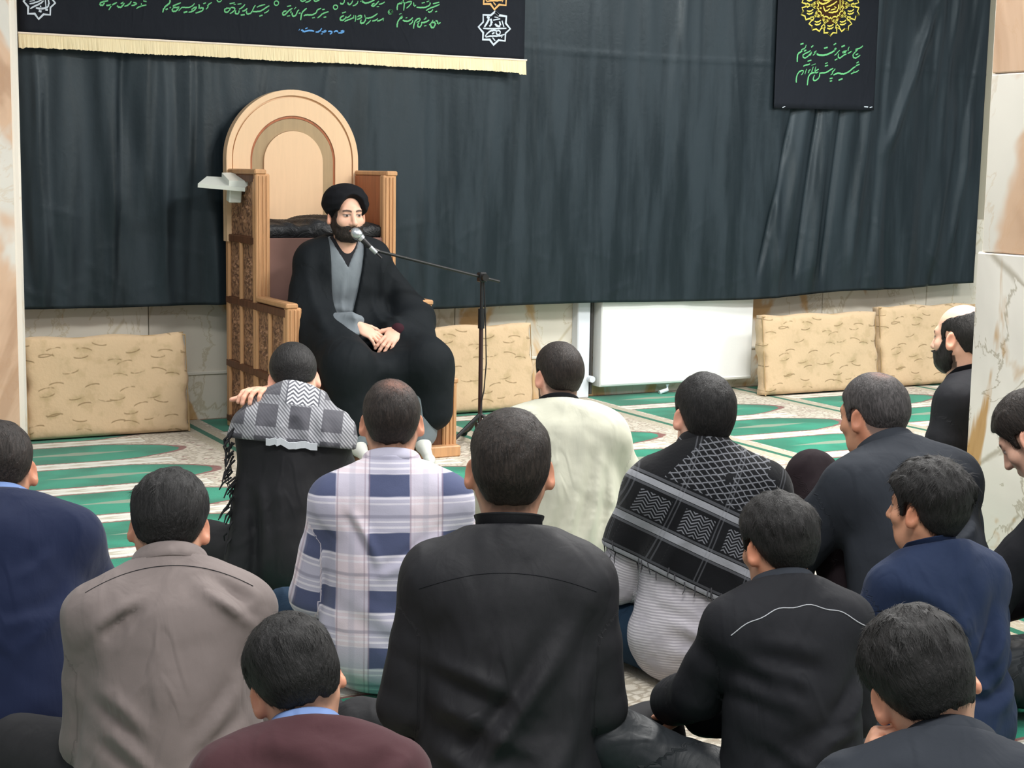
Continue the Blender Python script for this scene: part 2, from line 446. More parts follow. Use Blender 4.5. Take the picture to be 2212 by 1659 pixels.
def cushion_mat():
    m = Mat('beige_brocade', .85, .12, .15); v = m.coord('Object'); x, y, z = m.xyz(v)
    wob = (m.noise(v, 5, 3)-.5)*.5
    # woven sprays: one crescent leaf and a soft blossom in each irregular cell
    def sprays(k, off, r0, wd):
        n_ = m.nt.nodes.new('ShaderNodeTexVoronoi'); n_.voronoi_dimensions = '2D'; n_.inputs['Randomness'].default_value = .75; n_.inputs['Scale'].default_value = 1.0
        sx, sz = x*k+off, z*(k*1.45)+off
        m.nt.links.new(m.vec(sx, sz), n_.inputs['Vector']); px, pz, _ = m.xyz(n_.outputs['Position'])
        cr, cg, _ = m.xyz(n_.outputs['Color'])
        rx, rz = sx-px, sz-pz; sg = (cr > .45)*2.0-1.0
        rz = rz*sg+rx*(cg-.5)*.7
        rr = (rx*rx*.62+(rz+r0)*(rz+r0)).m('SQRT')
        arc = inv((rr-r0).abs().ss(wd*.3, wd))*inv(rx.abs().ss(r0*.75, r0*.95))*(rz > r0*-.6)
        bl_ = inv((rx*rx+rz*rz).m('SQRT').ss(.08, .34))*(cg > .5)
        return arc, bl_
    a1, b1 = sprays(7.0, 3.3, .30, .045); a2, b2 = sprays(5.2, 9.1, .24, .035)
    cl = m.noise(v, 15, 3)
    c = m.mix(cl.ss(.50, .70)*.45, lin(208, 182, 148), lin(182, 158, 122))
    c = m.mix(b1.mx(b2)*cl.ss(.35, .6)*.5, c, lin(170, 150, 112))
    c = m.mix(a1.mx(a2)*m.noise(v, 24, 2).ss(.3, .5)*.62, c, lin(120, 98, 64))
    m.color(c); m.bump(m.noise(v, 60, 2)*.4+a1*.4+cl*.4, .4, .01); return m.m
CUSH = cushion_mat(); CUSH_PIPE = plain('beige_piping', (176, 150, 112), .85, .1)
cushion(1.50, 2.33, .515, 8.09, .12, 'beige brocade back cushion beside the left pillar', 1)
cushion(3.56, 4.40, .500, 8.09, .12, 'beige brocade back cushion behind the microphone stand', 2)
cushion(6.03, 6.95, .505, 8.02, .13, 'beige brocade back cushion next to the white radiator', 3)
cushion(7.00, 7.86, .535, 8.04, .13, 'beige brocade back cushion behind the bald man', 4)

# ------------------------------------------------------------------ radiator, trunking and pipe
WHITE = plain('white_enamel', (244, 247, 246), .35, .4)
WHITE_PL = plain('white_plastic', (226, 232, 240), .4, .35)
rad = empty('radiator', (5.58, 8.35, .07)); tag(rad, 'flat white panel radiator under the black curtain', 'radiator')
MB().box((-.575, -.045, 0), (.575, -.005, .60), .006).build('front_panel', WHITE, rad)
MB().box((-.565, .02, .01), (.565, .05, .59), .005).build('rear_panel', WHITE, rad)
MB().box((-.575, -.01, .585), (.575, .05, .602), .003).build('top_grille', WHITE, rad)
for s in (-1, 1): MB().box((s*.572-.004, -.04, .0), (s*.572+.004, .05, .60), .002).build('side_panel', WHITE, rad)
MB().box((-.570, -.049, .012), (.570, -.044, .020), .001).build('lower_lip', WHITE, rad)
v = MB().tube([(-.585, .0, .05), (-.625, .0, .05)], .011, 12).build('valve', plain('chrome', (200, 205, 205), .2, .5, .9), rad)
MB().tube([(-.625, -.035, .05), (-.625, .02, .05)], [.020, .020], 14).build('valve_cap', WHITE_PL, v)
MB().tube([(-.06, -.02, -.01), (-.06, -.02, -.045), (-.12, -.02, -.06)], .013, 10).build('drain_elbow', WHITE_PL, rad)
for x in (-.4, .4): MB().box((x-.015, .045, .05), (x+.015, .072, .55), .003).build('wall_bracket', WHITE, rad)
pipe = MB().tube([(4.975, 8.375, .02), (4.975, 8.375, .9)], .010, 10).build('heating_pipe', plain('dark_pipe', (70, 68, 66), .5, .4)); tag(pipe, 'thin dark heating pipe rising beside the radiator', 'pipe')
tk = MB().box((4.865, 8.355, 0), (4.955, 8.43, 1.3), .006).build('cable_trunking', WHITE_PL); tag(tk, 'white vertical plastic trunking on the wall left of the radiator', 'trunking')

# ------------------------------------------------------------------ minbar (stepped pulpit chair)
def wood_mat(name, c, dark=.55, gloss=.4):
    m = Mat(name, gloss, .4); x, y, z = m.xyz(m.coord('Object'))
    n = m.noise(m.vec(x*14, y*14, z*1.4), 3, 5, .6, .6); cc = lin(*c)
    m.color(m.mix(n.ss(.3, .7), cc, tuple(q*dark for q in cc))); m.bump(n, .06, .004); return m.m
WOOD = wood_mat('honey_wood', (204, 156, 112), .82); WOOD_D = wood_mat('walnut_wood', (112, 74, 52), .6, .5)
WOOD_L = wood_mat('pale_gold_wood', (232, 198, 160), .96, .38); WOOD_O = wood_mat('olive_wood', (172, 148, 112), .88, .5)
WOOD_R = wood_mat('red_brown_wood', (176, 104, 66), .75, .45); BROWN = plain('brown_carpet', (132, 102, 94), .95, .05, 0, .25)
def carve_mat():
    m = Mat('carved_wood', .6, .3); v = m.coord('Object')
    a = m.voro(v, 42, 'F1'); n = m.noise(v, 26, 3, .6, 1.5)
    m.color(m.mix((a.ss(.2, .55)*n.ss(.35, .6)), lin(168, 128, 98), lin(104, 76, 60))); m.bump(a*-1.0+n*.7, .35, .004); return m.m
CARVE = carve_mat()
MU0, MU1 = 2.57, 3.34; MB_BACK = 8.16
mb = empty('pulpit_chair', ((MU0+MU1)/2, 7.6, 0)); tag(mb, 'stepped wooden pulpit chair with tall rounded arch back', 'pulpit')
mo = Vector(mb.location)
def mpart(name, builder, mat, parent=mb, smooth=False):
    b = MB(); builder(b); b.v = [tuple(Vector(p)-mo) for p in b.v]
    o = b.build(name, mat, mb if parent is mb else parent, smooth); return o
FR = {1: 7.66, 2: 7.20, 3: 6.90}; TOP = {1: 1.36, 2: .72, 3: .36}; TREAD = {1: 1.0, 2: .46, 3: .17}
PW = .075
rng = random.Random(3)
def relief(b, x0, y0, y1, z0, z1, side, n):
    """carved scroll relief: little raised bosses and curls on a side panel"""
    for i in range(n):
        cy, cz = rng.uniform(y0+.03, y1-.03), rng.uniform(z0+.05, z1-.05)
        r = rng.uniform(.010, .018); k = rng.choice([5, 6, 7]); a0 = rng.uniform(0, 6.28)
        ring = [(x0, cy+r*math.cos(a0+6.283*j/k)*rng.uniform(.7, 1.3), cz+r*math.sin(a0+6.283*j/k)*rng.uniform(.7, 1.3)) for j in range(k)]
        top = (x0+side*.010, cy, cz); base = len(b.v)
        b.v += ring+[top]; b.f += [(base+j, base+(j+1) % k, base+k) for j in range(k)]
for side, ux in ((-1, MU0), (1, MU1)):
    xi = ux-side*.05
    lo, hi = min(ux, xi), max(ux, xi)
    # side carcass panels per tier (dark recessed field)
    recess = lambda a, b_: (min(ux-side*.018, ux-side*.042), max(ux-side*.018, ux-side*.042))
    r0, r1 = recess(0, 0)
    prev = MB_BACK
    for t, (v0, v1) in {1: (FR[1], MB_BACK), 2: (FR[2], FR[1]), 3: (FR[3], FR[2])}.items():
        mpart('side_panel', lambda b: b.box((r0, v0+.02, .02), (r1, v1-.005, TOP[t]-.02)), WOOD_D)
        # front post of the tier
        pl, ph = (ux, ux+PW) if side < 0 else (ux-PW, ux)
        mpart('post', lambda b: b.box((pl, v0, 0), (ph, v0+.05, TOP[t]), .006), WOOD)
        for g in (.018, .040, .058):
            mpart('post_moulding', lambda b: b.box((pl+g-.004, v0-.006, .02), (pl+g+.005, v0+.004, TOP[t]-.01), .002), WOOD)
        mpart('arm_cap', lambda b: b.box((lo-.006, v0-.004, TOP[t]-.004), (hi+.006, v1, TOP[t]+.022), .006), WOOD)
    # stiles and rails on the outside
    xs0, xs1 = (ux-.004, ux+.022) if side < 0 else (ux-.022, ux+.004)
    rails = {1: [1.02, .70, .36, .05], 2: [.40, .05], 3: [.05]}
    for z in (1.335, 1.02, .69, .35, .05):
        vf = FR[1] if z > .72 else (FR[2] if z > .36 else FR[3])
        mpart('rail', lambda b: b.box((xs0, vf+.03, z-.02), (xs1, MB_BACK, z+.02), .005), WOOD_D)
    stiles = [(8.135, .0, 1.36, .05), (7.92, .05, 1.02, .032), (7.70, .05, 1.34, .036), (7.47, .05, .70, .032), (7.245, .05, .70, .032), (7.03, .05, .35, .03)]
    for sv, z0, z1, w in stiles:
        mpart('stile', lambda b: b.box((xs0-.002*side, sv-w/2, z0), (xs1+.002*side, sv+w/2, z1), .008), WOOD)
    xr = ux-side*.013
    cells = [(7.72, 8.11, 1.04, 1.32), (7.94, 8.11, .71, 1.0), (7.72, 7.90, .71, 1.0), (7.94, 8.11, .37, .67), (7.72, 7.90, .37, .67), (7.49, 7.68, .37, .67), (7.26, 7.45, .37, .67),
             (7.94, 8.11, .07, .33), (7.72, 7.90, .07, .33), (7.49, 7.68, .07, .33), (7.26, 7.45, .07, .33), (7.05, 7.23, .07, .33)]
    for (a, b_, z0, z1) in cells:
        o = mpart('carved_panel', lambda b: (b.box((min(xr, xr-side*.004), a, z0), (max(xr, xr-side*.004), b_, z1), .001), relief(b, xr, a+.01, b_-.01, z0+.02, z1-.02, side, 34)), CARVE)
    # inner lining of the arms
    il, ih = (ux+.05, ux+.056) if side < 0 else (ux-.056, ux-.05)
    mpart('arm_lining', lambda b: b.box((il, FR[1]+.05, TREAD[1]), (ih, MB_BACK-.02, TOP[1]-.005)), WOOD_R)
# treads and risers
for t, v1 in ((1, MB_BACK), (2, FR[1]+.01), (3, FR[2]+.01)):
    mpart('tread', lambda b: b.box((MU0+.05, FR[t]+.02, TREAD[t]-.03), (MU1-.05, v1, TREAD[t]), .004), BROWN)
mpart('riser', lambda b: b.box((MU0+.05, FR[1]+.012, TREAD[2]), (MU1-.05, FR[1]+.03, TREAD[1]+.035), .004), BROWN)
mpart('riser', lambda b: b.box((MU0+.05, FR[2]+.012, TREAD[3]), (MU1-.05, FR[2]+.03, TREAD[2]-.03), .004), BROWN)
mpart('riser', lambda b: b.box((MU0+.05, FR[3]+.012, .0), (MU1-.05, FR[3]+.03, TREAD[3]-.03), .004), WOOD_D)
mpart('foot_rail', lambda b: b.box((MU1-.22, FR[3]-.05, 0), (MU1, FR[3]+.01, .055), .006), WOOD)
# arch back
AC, AR, AZ = 2.93, .372, 1.432
def arch(c, r, zc, z0, n=40):
    return [(c-r, z0)]+[(c-r*math.cos(math.pi*i/n), zc+r*math.sin(math.pi*i/n)) for i in range(n+1)]+[(c+r, z0)]
mpart('back_arch', lambda b: b.prism(arch(AC, AR, AZ, TREAD[1]), 'y', 8.115, 8.16), WOOD_L)
def arch_band(b, r0, r1, zc, z0, v0, v1, n=40):
    o, i_ = arch(AC, r1, zc, z0, n), arch(AC, r0, zc, z0, n); N = len(o); base = len(b.v)
    for vv in (v0, v1):
        for q in (o, i_): b.v += [(p[0], vv, p[1]) for p in q]
    for k in range(N-1):
        b.f += [(base+k, base+k+1, base+N+k+1, base+N+k), (base+2*N+k, base+3*N+k, base+3*N+k+1, base+2*N+k+1),
                (base+k, base+2*N+k, base+2*N+k+1, base+k+1), (base+N+k, base+N+k+1, base+3*N+k+1, base+3*N+k)]
mpart('arch_rim', lambda b: arch_band(b, AR-.030, AR, AZ, TREAD[1], 8.098, 8.118), WOOD_L)
mpart('arch_moulding', lambda b: arch_band(b, .240, AR-.036, AZ-.005, TREAD[1], 8.102, 8.118), WOOD_L)
mpart('arch_moulding', lambda b: arch_band(b, .229, .240, AZ-.008, TREAD[1], 8.108, 8.117), WOOD_R)
mpart('arch_inlay', lambda b: arch_band(b, .166, .229, AZ-.010, TREAD[1], 8.1085, 8.1165), WOOD_O)
mpart('arch_panel', lambda b: b.prism(arch(AC, .166, AZ-.012, TREAD[1]), 'y', 8.096, 8.118), WOOD_L)

# black seat cushion (lumpy) on the top seat
def lump_cushion():
    n, m_ = 60, 26
    P, Fc = [], []
    for s in (1, -1):
        for j in range(m_):
            for i in range(n):
                x, y = -1+2*i/(n-1), -1+2*j/(m_-1)
                e = max(0, (1-abs(x)**6)*(1-abs(y)**5))**.45
                hgt = .045+.035*e+.014*math.sin(x*5+1)*e+.010*math.sin(x*13+y*4)*e+.006*math.sin(x*27+y*9)*e
                P.append((x*.325, y*.20, (.03+hgt if s > 0 else .03-.028*e)))
    N = n*m_
    for j in range(m_-1):
        for i in range(n-1):
            a = j*n+i; Fc += [(a, a+1, a+n+1, a+n), (N+a, N+a+n, N+a+n+1, N+a+1)]
    for j in range(m_-1):
        a = j*n; Fc.append((a, a+n, N+a+n, N+a)); a += n-1; Fc.append((a, N+a, N+a+n, a+n))
    for i in range(n-1):
        Fc.append((i, N+i, N+i+1, i+1)); a = (m_-1)*n+i; Fc.append((a, a+1, N+a+1, N+a))
    m = Mat('black_crumpled_cloth', .5, .4); v_ = m.coord('Object'); c_ = m.noise(v_, 14, 4, .6, 1.0)
    m.color((.010, .011, .013)); m.bump(c_, .6, .03)
    o = mesh_obj('seat_cushion', P, Fc, m.m, None, True); o.location = (2.955, 7.89, TREAD[1]+.012)
    tag(o, 'lumpy black cushion lying on the top seat of the pulpit', 'cushion'); return o
lump_cushion()

# white tray clipped to the left arm
wt = empty('white_tray', (2.535, 7.93, 1.305)); wt.rotation_euler = (.20, 0, 0); tag(wt, 'white plastic tray on a bracket clipped to the pulpit arm', 'tray')
WP2 = plain('tray_plastic', (222, 226, 218), .4, .4)
MB().prism([(-.20, -.06), (.02, -.150), (.09, -.02), (.02, .10), (-.10, .12)], 'z', -.008, .012).build('tray_plate', WP2, wt)
MB().prism([(-.05, -.100), (.07, -.105), (.10, -.02), (.02, .10), (-.03, .09)], 'z', .010, .038).build('tray_box', WP2, wt)
MB().box((-.035, -.075, -.085), (.030, -.02, -.006), .005).build('bracket', WP2, wt)
MB().box((.005, -.05, -.05), (.036, -.03, -.02), .003).build('clip', WP2, wt)

# ------------------------------------------------------------------ microphone on a boom stand
BLACKM = plain('black_metal', (22, 22, 24), .4, .5); CHROME = plain('steel_grille', (200, 204, 208), .28, .5, .85)
sb = (3.568, 7.10)
ms = empty('microphone_stand', (sb[0], sb[1], 0)); tag(ms, 'black microphone stand with long boom arm and floor tripod', 'stand')
STANDC = plain('dark_red_brown_metal', (54, 34, 34), .4, .5)
MB().tube([(0, 0, .10), (0, 0, .66)], .011, 12).build('lower_pole', STANDC, ms)
MB().tube([(0, 0, .60), (0, 0, .70)], .017, 12).build('collar', BLACKM, ms)
MB().tube([(0, 0, .70), (0, 0, .855)], .008, 10).build('upper_pole', BLACKM, ms)
MB().box((-.020, -.022, .835), (.020, .022, .885), .006).build('boom_clamp', BLACKM, ms)
MB().tube([(.0, -.045, .86), (.0, -.020, .86)], [.018, .018], 10).build('knob', BLACKM, ms)
MB().tube([(-.02, 0, .10), (.02, 0, .10)], .020, 12).build('leg_hub', BLACKM, ms)
for a in (200, 320, 80):
    r = math.radians(a); L = .30
    lg = MB().tube([(0, 0, .16), (.6*L*math.cos(r), .6*L*math.sin(r), .055), (L*math.cos(r), L*math.sin(r), .012)], [.010, .010, .011], 10).build('leg', BLACKM, ms)
    MB().tube([(L*math.cos(r)*.92, L*math.sin(r)*.92, .016), (L*math.cos(r)*1.06, L*math.sin(r)*1.06, .016)], [.015, .015], 10).build('rubber_foot', BLACKM, lg)
MIC_TIP = Vector((2.850, 7.06, 1.103)); MIC_TAIL = Vector((2.958, 7.02, .992))
CLAMP = Vector((sb[0], sb[1], .86))
bend = Vector((2.975, 7.03, 1.0))
BL = lambda p: tuple(Vector(p)-Vector((sb[0], sb[1], 0)))
far = CLAMP+(CLAMP-bend).normalized()*.11
MB().tube([BL(bend), BL(CLAMP), BL(far)], .0075, 10).build('boom_arm', BLACKM, ms)
hd = (MIC_TIP-MIC_TAIL).normalized(); mid = MIC_TAIL.lerp(MIC_TIP, .45)
MB().tube([BL(bend), BL(mid-Vector((0, 0, .014)))], .008, 8).build('mic_clip', BLACKM, ms)
cab = [(.012, .0, .845), (.018, -.01, .66), (.024, -.015, .42), (.010, -.02, .28), (-.01, -.03, .22), (-.035, -.06, .12), (-.06, -.10, .02), (-.02, -.16, .008), (.10, -.25, .008)]
MB().tube(cab, .0035, 6).build('cable', BLACKM, ms)
mic = empty('microphone', tuple(MIC_TAIL)); tag(mic, 'silver headed handheld microphone in front of the speaker', 'microphone')
LM = lambda t, dz=0: tuple((MIC_TIP-MIC_TAIL)*t+Vector((0, 0, dz)))
MB().tube([LM(-.22), LM(.0), LM(.02)], [.0045, .005, .008], 10).build('plug', BLACKM, mic)
MB().tube([LM(.0), LM(.26)], [.0105, .0115], 14).build('grip', CHROME, mic)
MB().tube([LM(.26), LM(.55), LM(.62)], [.0125, .015, .0155], 14).build('body', BLACKM, mic)
MB().tube([LM(.58), LM(.70)], [.018, .021], 16).build('collar', CHROME, mic)
MB().tube([LM(.68), LM(.73), LM(.82), LM(.93), LM(1.0), LM(1.03)], [.021, .0255, .0275, .024, .014, .004], 18).build('grille', CHROME, mic, True)

# ------------------------------------------------------------------ implicit surfaces for people and cloth
f32 = np.float32
def A3(*v): return np.array(v, dtype=f32)
def rc(a, b, ra, rb, k=.02): return ('c', np.asarray(a, f32), np.asarray(b, f32), f32(ra), f32(rb), k)
def el(c, r, R=None, k=.03): return ('e', np.asarray(c, f32), np.asarray(r, f32), None if R is None else np.asarray(R, f32), k)
def smin(a, b, k):
    h = np.clip(.5+.5*(a-b)/k, 0, 1); return a*(1-h)+b*h-k*h*(1-h)
def smax(a, b, k): return -smin(-a, -b, k)
def prim(q, p):
    if q[0] == 'c':
        _, a, b, ra, rb, k = q; ab = b-a; pa = p-a
        h = np.clip((pa@ab)/max(float(ab@ab), 1e-9), 0, 1)
        return np.sqrt(((pa-h[:, None]*ab)**2).sum(1))-(ra+(rb-ra)*h)
    _, c, r, R, k = q; x = p-c
    if R is not None: x = x@R
    k0 = np.sqrt(((x/r)**2).sum(1)); k1 = np.sqrt(((x/(r*r))**2).sum(1))+1e-6
    return k0*(k0-1)/k1
def union(prims, p):
    d = None
    for q in prims:
        e = prim(q, p); d = e if d is None else smin(d, e, q[-1])
    return d
def surface(fn, lo, hi, h):
    """sparse surface-nets mesher"""
    lo = np.asarray(lo, float); hi = np.asarray(hi, float); B = 4
    nb = np.ceil((hi-lo)/(h*B)).astype(int)+1
    cx = [lo[i]+(np.arange(nb[i])+.5)*h*B-.5*h for i in range(3)]
    G = np.stack(np.meshgrid(*cx, indexing='ij'), -1).reshape(-1, 3).astype(f32)
    dc = fn(G)
    near = np.nonzero(np.abs(dc) < 1.45*h*B)[0]
    D = np.repeat(np.repeat(np.repeat(dc.reshape(nb), B, 0), B, 1), B, 2).astype(f32)
    off = np.stack(np.meshgrid(*[np.arange(B)]*3, indexing='ij'), -1).reshape(-1, 3)
    bi = np.stack(np.unravel_index(near, nb), -1)*B
    I = (bi[:, None, :]+off[None]).reshape(-1, 3)
    D[I[:, 0], I[:, 1], I[:, 2]] = fn((lo+I*h).astype(f32))
    S = D < 0
    c = [S[i:S.shape[0]-1+i, j:S.shape[1]-1+j, k:S.shape[2]-1+k] for i in (0, 1) for j in (0, 1) for k in (0, 1)]
    cnt = sum(x.astype(np.int8) for x in c); mix = (cnt > 0) & (cnt < 8)
    cell = np.stack(np.nonzero(mix), -1)
    idx = -np.ones(mix.shape, np.int32); idx[cell[:, 0], cell[:, 1], cell[:, 2]] = np.arange(len(cell))
    corners = np.array([(i, j, k) for i in (0, 1) for j in (0, 1) for k in (0, 1)])
    val = np.stack([D[cell[:, 0]+o[0], cell[:, 1]+o[1], cell[:, 2]+o[2]] for o in corners], 1)
    acc = np.zeros((len(cell), 3)); n = np.zeros(len(cell))
    for a in range(8):
        for b in range(a+1, 8):
            if np.abs(corners[a]-corners[b]).sum() != 1: continue
            va, vb = val[:, a], val[:, b]; m = (va < 0) != (vb < 0)
            t = np.where(m, va/np.where(np.abs(va-vb) < 1e-12, 1, va-vb), 0)
            acc += np.where(m[:, None], corners[a]+t[:, None]*(corners[b]-corners[a]), 0); n += m
    V = lo+(cell+acc/n[:, None])*h
    quads = []
    for ax in range(3):
        o1, o2 = (ax+1) % 3, (ax+2) % 3
        sl = [slice(0, -1)]*3; sh = [slice(0, -1)]*3
        sl = [slice(0, S.shape[i]-1) for i in range(3)]; sh = list(sl); sh[ax] = slice(1, S.shape[ax])
        e0, e1 = S[tuple(sl)], S[tuple(sh)]
        ex = np.stack(np.nonzero(e0 != e1), -1)
        ex = ex[(ex[:, o1] > 0) & (ex[:, o2] > 0)]
        if not len(ex): continue
        d1 = np.zeros(3, int); d1[o1] = 1; d2 = np.zeros(3, int); d2[o2] = 1
        g = lambda q: idx[q[:, 0], q[:, 1], q[:, 2]]
        Q = np.stack([g(ex), g(ex-d1), g(ex-d1-d2), g(ex-d2)], 1)
        fl_ = e0[ex[:, 0], ex[:, 1], ex[:, 2]]
        Q[~fl_] = Q[~fl_][:, ::-1]
        quads.append(Q[(Q >= 0).all(1)])
    return V.astype(f32), np.concatenate(quads)
def rotx(a): c, s = math.cos(a), math.sin(a); return np.array([[1, 0, 0], [0, c, -s], [0, s, c]], f32)
def roty(a): c, s = math.cos(a), math.sin(a); return np.array([[c, 0, s], [0, 1, 0], [-s, 0, c]], f32)
def rotz(a): c, s = math.cos(a), math.sin(a); return np.array([[c, -s, 0], [s, c, 0], [0, 0, 1]], f32)
def wav(p, f, seed):
    """smooth pseudo noise in about -1..1"""
    r = np.random.RandomState(seed); out = 0
    for k in range(5):
        d = r.normal(size=3); d *= f*r.uniform(.6, 1.5)/np.linalg.norm(d)
        out = out+np.sin(p@d.astype(f32)+f32(r.uniform(0, 6.28))+(0 if k == 0 else .8*out))
    return out/3.2
# ---- head in its own space: +y face, +z up, origin mid-head, adult size
def head_sdf(p, ears=True, fat=0.0):
    q = p.copy(); q[:, 0] = np.abs(q[:, 0])                     # mirrored
    d = prim(el((0, -.016, .036), (.0765+fat*.3, .096, .086)), p)
    d = smin(d, prim(el((0, -.062, -.002), (.056, .044, .052)), p), .05)      # occiput
    d = smin(d, prim(el((0, .032, -.035), (.060+fat, .064, .074)), p), .035)
    d = smin(d, prim(rc((0, .062, -.092), (.028, .040, -.086), .026+fat*.4, .024+fat*.6), q), .03)
    d = smin(d, prim(rc((.028, .040, -.086), (.054, -.005, -.045), .022+fat*.6, .020+fat*.5), q), .03)
    d = smin(d, prim(rc((0, .083, .028), (.036, .070, .026), .014, .014), q), .022)
    d = smin(d, prim(el((.043, .058, -.024), (.024, .024, .022)), q), .02)
    d = smax(d, -prim(el((.032, .101, .008), (.019, .017, .0125)), q), .012)
    d = smin(d, prim(el((.031, .0745, .006), (.0150, .0150, .0125)), q), .004)
    d = smin(d, prim(rc((0, .090, .012), (0, .112, -.030), .0085, .0125), p), .012)
    d = smin(d, prim(el((.0115, .098, -.034), (.0095, .011, .008)), q), .008)
    d = smin(d, prim(rc((0, .0945, -.061), (.020, .084, -.062), .0075, .004), q), .008)
    d = smin(d, prim(rc((0, .0925, -.070), (.017, .083, -.069), .0085, .005), q), .006)
    if ears:
        c = A3(.0835, -.008, -.006); x = (q-c)@(rotz(-.66)@rotx(.18))
        e = prim(el((0, 0, 0), (.0095, .0205, .033)), x)
        e = smin(e, prim(el((0, .004, -.024), (.0085, .0115, .014)), x), .01)
        bowl = prim(el((.010, .003, .002), (.0080, .0125, .021)), x)
        e = smax(e, -bowl, .005)
        d = smin(d, e, .008)
    return d
HZ_Y = np.array([-.13, -.075, -.05, -.034, -.022, -.004, .018, .026, .038, .045, .055, .072, .09, .12])
HZ_Z = np.array([-.066, -.068, -.050, -.030, .004, .031, .024, -.012, -.010, .030, .052, .070, .080, .084])
def hair_mask(p, nape=0.0, front=0.0):
    y = p[:, 1]; z0 = np.interp(y, HZ_Y, HZ_Z)+np.where(y < -.04, nape, 0)+np.where(y > .05, front, 0)
    return (p[:, 2]-z0).astype(f32)
def cranium(p):
    d = prim(el((0, -.016, .036), (.0765, .096, .086)), p)
    d = smin(d, prim(el((0, -.062, -.002), (.056, .044, .052)), p), .05)
    d = smin(d, prim(el((0, -.050, -.045), (.050, .034, .05)), p), .03)
    return smin(d, prim(el((0, .026, -.035), (.060, .064, .074)), p), .035)
def make_hair_fn(top=.020, side=.008, nape=.004, seed=1, tuft=.004, maskn=0.0, front=0.0, bald=None, thin=None):
    def fn(p):
        z, y = p[:, 2], p[:, 1]
        t = side+(top-side)*sstep(.0, .085, z)+(nape-side)*(1-sstep(-.06, .0, z))
        n = wav(p*np.array([1, 1, .45], f32), 70, seed)*.6+wav(p*np.array([1.1, 1, .4], f32), 170, seed+5)*.5
        t = t+tuft*n*sstep(-.03, .06, z)
        m = hair_mask(p, maskn, front)+.006*wav(p, 110, seed+9)+.003*wav(p, 260, seed+3)
        for (c, r, dp) in (thin or []): t = t-dp*np.exp(-(((p-A3(*c))/A3(*r))**2).sum(1))
        if bald is not None:
            for (c, r, s) in bald:
                m = np.minimum(m, (np.sqrt((((p-A3(*c))/A3(*r))**2).sum(1))-1)*min(r)+s*wav(p, 120, seed+2))
        return smax(cranium(p)-t, -m*.8, .010)
    return fn
SKIN = dict(fair=lin(232, 184, 160), tan=lin(205, 150, 120), mid=lin(216, 164, 136))
HAIRC = dict(black=lin(30, 28, 28), brown=lin(44, 36, 32), grey=lin(74, 70, 70))
def skin_material():
    m = Mat('skin', .5, .35); c = m.attr('col').outputs['Color']; n = m.noise(m.coord(), 120, 3)
    m.color(m.mix(.25, c, m.mix(n, (.72, .66, .64), (1, 1, 1)), 'MULTIPLY'))
    m.b.inputs['Subsurface Weight'].default_value = .12; m.b.inputs['Subsurface Radius'].default_value = (.02, .008, .005); m.b.inputs['Subsurface Scale'].default_value = .6
    m.bump(n, .08, .003); return m.m
SKIN_MAT = skin_material()
def hair_material(name, c, gloss=.58):
    m = Mat(name, gloss, .35); v = m.attr('hco').outputs['Vector']
    n = m.noise(m.map(v, (1, 1, .22)), 160, 4, .65, .6); n2 = m.noise(v, 22, 3)
    cc = m.mix(n.ss(.35, .7)*.8, tuple(q*.45 for q in c), tuple(q*1.5 for q in c))
    th = X(m.nt, m.attr('thin').outputs['Fac'])
    m.color(m.mix((th*1.3*n.ss(.25, .6)).mn(1.0)*.8, cc, lin(128, 88, 74)))
    m.bump(n*.8+n2*.5, .75, .006); return m.m
HAIR_MATS = {k: hair_material('hair_'+k, v) for k, v in HAIRC.items()}

def hand_prims(W, d, n, side, curl=(.35, .4, .45, .5), S=1.0, spread=.10, thumb=.4):
    W, d, n = [np.asarray(v, float) for v in (W, d, n)]
    d = d/np.linalg.norm(d); n = n-d*(n@d); n = n/np.linalg.norm(n); s = np.cross(d, n)*side
    R = np.stack([s, d, n], 1)
    P = [el(W+d*.052*S, (.041*S, .052*S, .0165*S), R, .01), rc(W-d*.01*S, W+d*.02*S, .024*S, .024*S, .02)]
    for i in range(4):
        b = W+d*(.088, .094, .091, .082)[i]*S+s*(.029, .0095, -.010, -.028)[i]*S
        L = (.072, .080, .075, .058)[i]*S; r = (.0092, .0095, .0090, .0080)[i]*S
        a = 0.0; dd = d*math.cos(spread*(1.2-i*.8))+s*math.sin(spread*(1.2-i*.8))
        for j, fr in enumerate((.44, .31, .25)):
            a += curl[i]*(1.0, 1.25, .9)[j]
            e = b+(dd*math.cos(a)+n*math.sin(a))*L*fr
            P.append(rc(b, e, r*(1-.06*j), r*(.95-.07*j), .004)); b = e
    b = W+d*.022*S+s*.030*S+n*.004*S; td = d*.62+s*.72+n*.28; td /= np.linalg.norm(td)
    for j, L in enumerate((.040, .032, .026)):
        e = b+td*L*S; P.append(rc(b, e, (.0145, .0115, .0102)[j]*S, (.0115, .0102, .0088)[j]*S, .008 if j == 0 else .004)); b = e
        td = td*math.cos(thumb*.6)+(d*.7-s*.45+n*.35)*math.sin(thumb*.6); td /= np.linalg.norm(td)
    return P

